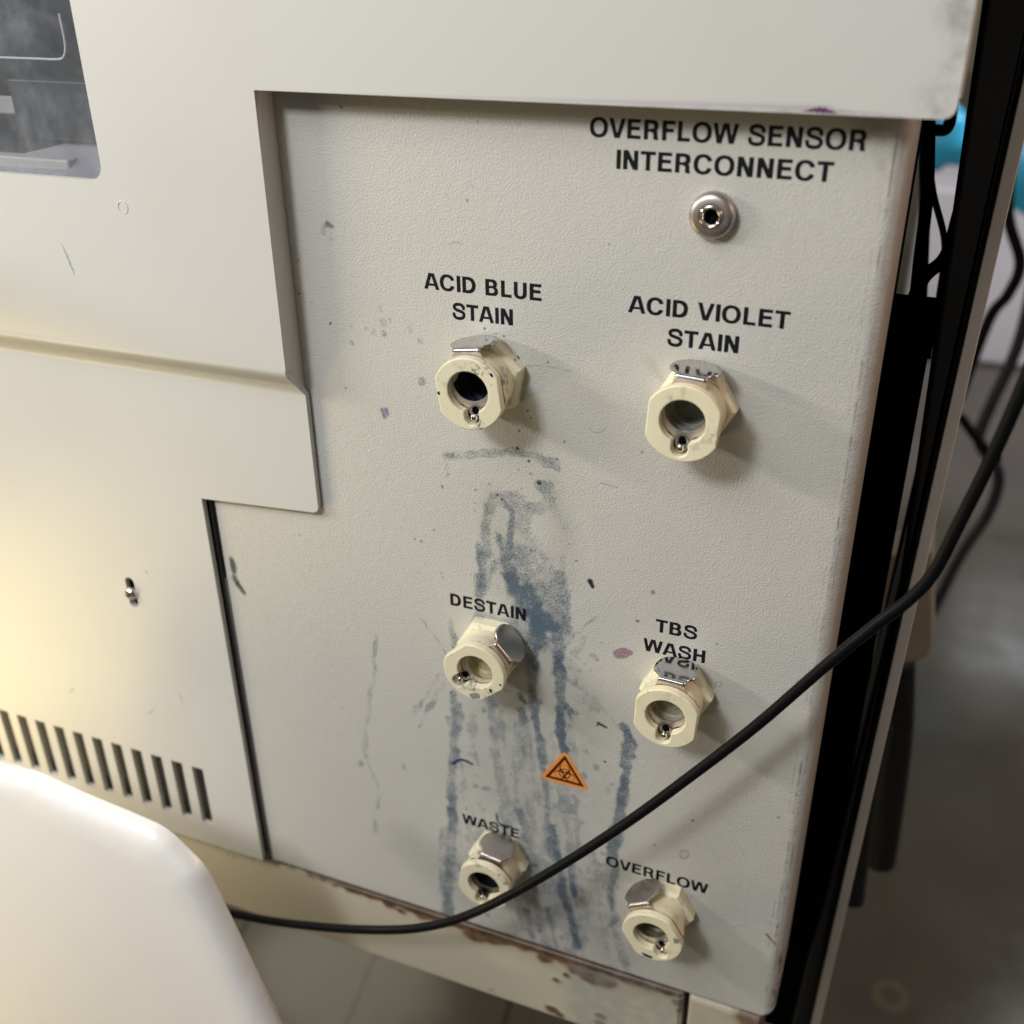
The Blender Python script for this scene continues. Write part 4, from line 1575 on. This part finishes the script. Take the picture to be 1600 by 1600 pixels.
bpy.context.view_layer.update()
face_mark('chip', 2, [(732, 1084.5), (741, 1083), (749, 1085), (750, 1091), (738, 1092)], M_CHIP)
face_mark('chip', 5, [(1052, 1465), (1062, 1469), (1060, 1474), (1053, 1474)], M_CHIP)
face_mark('grime_patch', 5, [(1000, 1487), (1010, 1491), (1020, 1495), (1018, 1498), (1007, 1494)], M_GUNK)
face_mark('grime_patch', 0, [(683, 612), (686, 611), (688, 617), (684, 617)], M_GUNK)
face_mark('grime_patch', 0, [(764, 584), (768, 583), (771, 589), (768, 590)], M_GUNK)
face_mark('grime_patch', 2, [(764, 1077), (767, 1076), (769, 1082), (766, 1083)], M_GUNK)

# machine body, plus sheets added near-black to stand for the shaded gap
box('chassis', -460, -16, 30.5, 118, -372, -30, M_DARK, machine, bevel=0)
box('chassis_top', -460, -6, 18, 118, -29, 60, M_DARK, machine, bevel=0)
zc_ = P(1420, 470, -60)[1]
xr_ = P(1255, 1600, -66)[0]
box('gap_dark_sheet', -30, -10.6, 30.6, 92, -372, 60, M_DARK, machine, bevel=0)
box('gap_dark_backing', -15.9, xr_ + 1, 62, 66, -420, zc_, M_DARK, machine, bevel=0)


# ------------------------------------------------------------------ black side door with a pale front edge
side = empty('side_door')
tag(side, 'black sided upright door panel with thin pale grey front edge right of the machine', 'door panel')
a0 = P(1585, 185, -60)
a1 = P(1267, 1600, -60)
th = 3.6
ext0 = (a0[0] + (a0[0] - a1[0]) * .35, a0[1] + (a0[1] - a1[1]) * .35)
ext1 = (a1[0] - (a0[0] - a1[0]) * .15, a1[1] - (a0[1] - a1[1]) * .15)
M_EDGE = m_plain('pale_edge_paint', (.80, .75, .70), .45, 0, .2, 60)
dx_ = 34.0


def prism(name, quad_front, y0, y1, mat, parent, bevel=.3):
    """quad in (x,z) carried from depth y0 to y1"""
    n = len(quad_front)
    vs = [(x, y0, z) for x, z in quad_front] + [(x, y1, z) for x, z in quad_front]
    fs = [tuple(range(n)), tuple(reversed(range(n, 2 * n)))] + [(i, (i + 1) % n, n + (i + 1) % n, n + i) for i in range(n)]
    return mesh_obj(name, vs, fs, mat, parent, True, bevel=bevel)


prism('door_edge', [ext0, (ext0[0] + th, ext0[1]), (ext1[0] + th, ext1[1]), ext1], 60, 64, M_EDGE, side)
prism('door_skin', [(ext0[0] + .6, ext0[1]), (ext0[0] + th - .3, ext0[1]), (ext1[0] + th - .3, ext1[1]), (ext1[0] + .6, ext1[1])], 64.2, 190, M_BLACK, side, .2)
# black profile running beside the edge
b0 = P(1514, 150, -62)
b1 = P(1444, 640, -62)
k_ = (b0[0] - b1[0]) / (b0[1] - b1[1])
zt = ext0[1]
zb2 = ext1[1]
prism('door_frame', [(b0[0] + k_ * (zt - b0[1]), zt), (ext0[0] - .3, zt), (ext1[0] - .3, zb2), (ext1[0] - 9, zb2), (b1[0] + k_ * -60, b1[1] - 60)], 61, 110, M_BLACK, side, 2.0)

# ------------------------------------------------------------------ white plastic tray corner in front
sil = [(-70, 1158), (0, 1187), (65, 1207), (130, 1237), (200, 1266), (262, 1293), (322, 1352), (362, 1432), (442, 1600), (560, 1850), (-70, 2000)]
HB, HFR = 52.0, 74.0
pts = [P(x, y, HB) for x, y in sil]
trp = round_poly(pts, [0, 0, 0, 0, 0, 18, 18, 0, 0, 0, 0], 10)
mw = Mat('white_plastic', (.88, .865, .845), .22)
wv_ = mw.coord()
mw.b.inputs['Subsurface Weight'].default_value = .15
mw.b.inputs['Subsurface Radius'].default_value = (.01, .008, .006)
mw.b.inputs['Subsurface Scale'].default_value = 1.0
mw.bump(mw.math('ADD', mw.math('MULTIPLY', mw.noise(9, 1, .4, wv_, .3), 1.3), mw.math('MULTIPLY', mw.math('MULTIPLY', mw.noise(55, 2, .4, wv_, 2.2), mw.attr('crease')), .5)), .20, .004)


def build_tray():
    # rounded slab: inset rings give the soft lip
    n = len(trp)
    rings = [(11, HB - 5), (4.0, HB - 2), (0, HB), (.4, HB + 2.5), (1.4, HB + 4.6), (3.2, HB + 6.2), (6, HB + 7.2), (10, HB + 7.8), (13, HB + 8.1)]
    vs, fs = [], []
    cx_ = sum(p[0] for p in trp) / n
    cz_ = sum(p[1] for p in trp) / n
    nor = []
    for i in range(n):
        a, b_ = Vector(trp[i - 1]), Vector(trp[(i + 1) % n])
        d = (b_ - a).normalized()
        nn = Vector((-d.y, d.x))
        if nn.dot(Vector((cx_, cz_)) - Vector(trp[i])) < 0:
            nn = -nn
        nor.append(nn)
    for ins, h in rings:
        for i in range(n):
            vs.append((trp[i][0] + nor[i].x * ins, -h, trp[i][1] + nor[i].y * ins))
    for r in range(len(rings) - 1):
        for i in range(n):
            j = (i + 1) % n
            fs.append((r * n + i, r * n + j, (r + 1) * n + j, (r + 1) * n + i))
    fs.append(tuple((len(rings) - 1) * n + i for i in range(n)))
    fs.append(tuple(reversed(range(n))))
    o = mesh_obj('plastic_tray', vs, fs, mw.m, None, angle=70)
    me = o.data
    add_attr(o, 'crease', lambda x, y, z: max(0, min(1, (HB + 7.6 - (-y)) / 1.0)))
    return o


tray = build_tray()
tag(tray, 'smooth white plastic tray corner in front of the vented cover', 'plastic tray')

# ------------------------------------------------------------------ cables
cab = [(150, 1395, 40), (300, 1417, 33), (360, 1427, 30), (430, 1440, 29), (520, 1450, 28), (600, 1453, 28), (660, 1449, 28), (720, 1434, 27), (790, 1402, 27), (880, 1350, 26), (980, 1285, 24), (1080, 1212, 22), (1180, 1135, 20), (1290, 1040, 19), (1370, 975, 18), (1420, 937, 18), (1460, 893, 18), (1500, 815, 18), (1545, 725, 18), (1590, 625, 18), (1640, 500, 18), (1700, 350, 18)]
cb = tube('power_cable', [P3(*c) for c in cab], 1.6, M_CABLE)
tag(cb, 'thick black cable sagging across the front of the panel', 'cable')


def bgcable(pts, r, lab, mat=M_CABLE):
    o = tube('thin_cable', [P3(*p) for p in pts], r, mat)
    tag(o, lab, 'cable')
    return o


bgcable([(1600, 60, -600), (1585, 200, -600), (1575, 330, -600), (1594, 410, -600), (1575, 460, -600), (1545, 500, -600), (1500, 620, -600)], 4.2, 'dark cable hanging at the right edge and curving behind the pale edged door')
bgcable([(1620, 420, -700), (1590, 540, -700), (1545, 640, -700), (1530, 690, -700), (1560, 740, -700), (1545, 800, -700), (1500, 870, -700), (1455, 960, -700)], 5.0, 'dark bluish cable looping down over the grey floor', m_plain('navy_jacket', (.02, .025, .045), .4))
bgcable([(1500, 650, -650), (1530, 690, -650), (1560, 720, -650)], 4.0, 'short dark cable crossing behind the thick black cable')
bgcable([(1462, 150, -120), (1452, 230, -120), (1458, 300, -120), (1476, 380, -120), (1468, 460, -120), (1450, 560, -120)], 1.1, 'black cable dangling in the gap beside the panel')
bgcable([(1490, 150, -150), (1480, 200, -150), (1448, 215, -150), (1445, 330, -150), (1440, 470, -150)], 2.0, 'black cable bent sharply in the gap beneath the cover corner')
tube_c = bgcable([(1452, 150, -100), (1449, 300, -100), (1435, 420, -100), (1420, 560, -100)], 1.9, 'stout black cable hugging the right side of the panel')

bgcable([(1398, 640, -80), (1412, 520, -80), (1440, 440, -80), (1478, 400, -80), (1500, 330, -80)], 2.0, 'black cable leaning across the top of the dark gap')

# ------------------------------------------------------------------ beige bracket and black legs behind the door
br = plate('foot_bracket', round_poly([P(1368, 870, -200), P(1458, 860, -200), P(1457, 1032, -200), P(1368, 1042, -200)], [2, 2, 12, 2]), [], -200, -225, m_plain('bracket_beige', (.50, .44, .36), .4), None, bevel=1.5)
tag(br, 'beige rounded bracket behind the pale edged door', 'bracket')
lg = tube('support_leg', [P3(1402, 1030, -230), P3(1400, 1130, -230), P3(1390, 1230, -230), P3(1374, 1345, -230)], 9.0, M_BLACK)
tag(lg, 'black round support leg under the beige bracket', 'leg')
lg2 = tube('rubber_hose', [P3(1375, 1130, -170), P3(1350, 1250, -170), P3(1332, 1405, -170)], 6.0, M_BLACK)
tag(lg2, 'black hose end hanging left of the support leg', 'hose')

# ------------------------------------------------------------------ far background, blurred: paper covered box, blue bags
D1 = -1900
x0, zt_ = P(1450, 250, D1)
x1, _ = P(1800, 250, D1)
pbx = box('white_box', x0, x1 + 200, -D1, -D1 + 500, -ZC + 2, P(1560, 300, D1)[1], m_plain('box_white', (.78, .76, .84), .5, 0, .3, 6), bevel=8)
tag(pbx, 'pale lavender white box standing on the floor far behind', 'box')


def bag(name, px, py, h, sx, sz, lab, mat):
    bmx = bmesh.new()
    bmesh.ops.create_icosphere(bmx, subdivisions=4, radius=1)
    cx_, cz_ = P(px, py, h)
    vs = []
    for v in bmx.verts:
        s = 1 + .12 * math.sin(5 * v.co.x + 3 * v.co.z + px) + .08 * math.sin(9 * v.co.z - 4 * v.co.y)
        vs.append((cx_ + v.co.x * sx * s, -h + v.co.y * sx * .7, cz_ + v.co.z * sz * s))
    fs = [[v.index for v in f.verts] for f in bmx.faces]
    bmx.free()
    o = mesh_obj(name, vs, fs, mat)
    tag(o, lab, 'bag')
    return o


M_BLUEBAG = m_plain('blue_film', (.06, .55, .90), .3, 0, .3, 20, .2)
bag('plastic_bag', 1476, 215, -1400, 40, 44, 'bright blue plastic bag seen between the machine and the black door', M_BLUEBAG)
bag('plastic_bag', 1612, 262, -1400, 50, 60, 'bright blue plastic bag at the right edge of the photo', M_BLUEBAG)
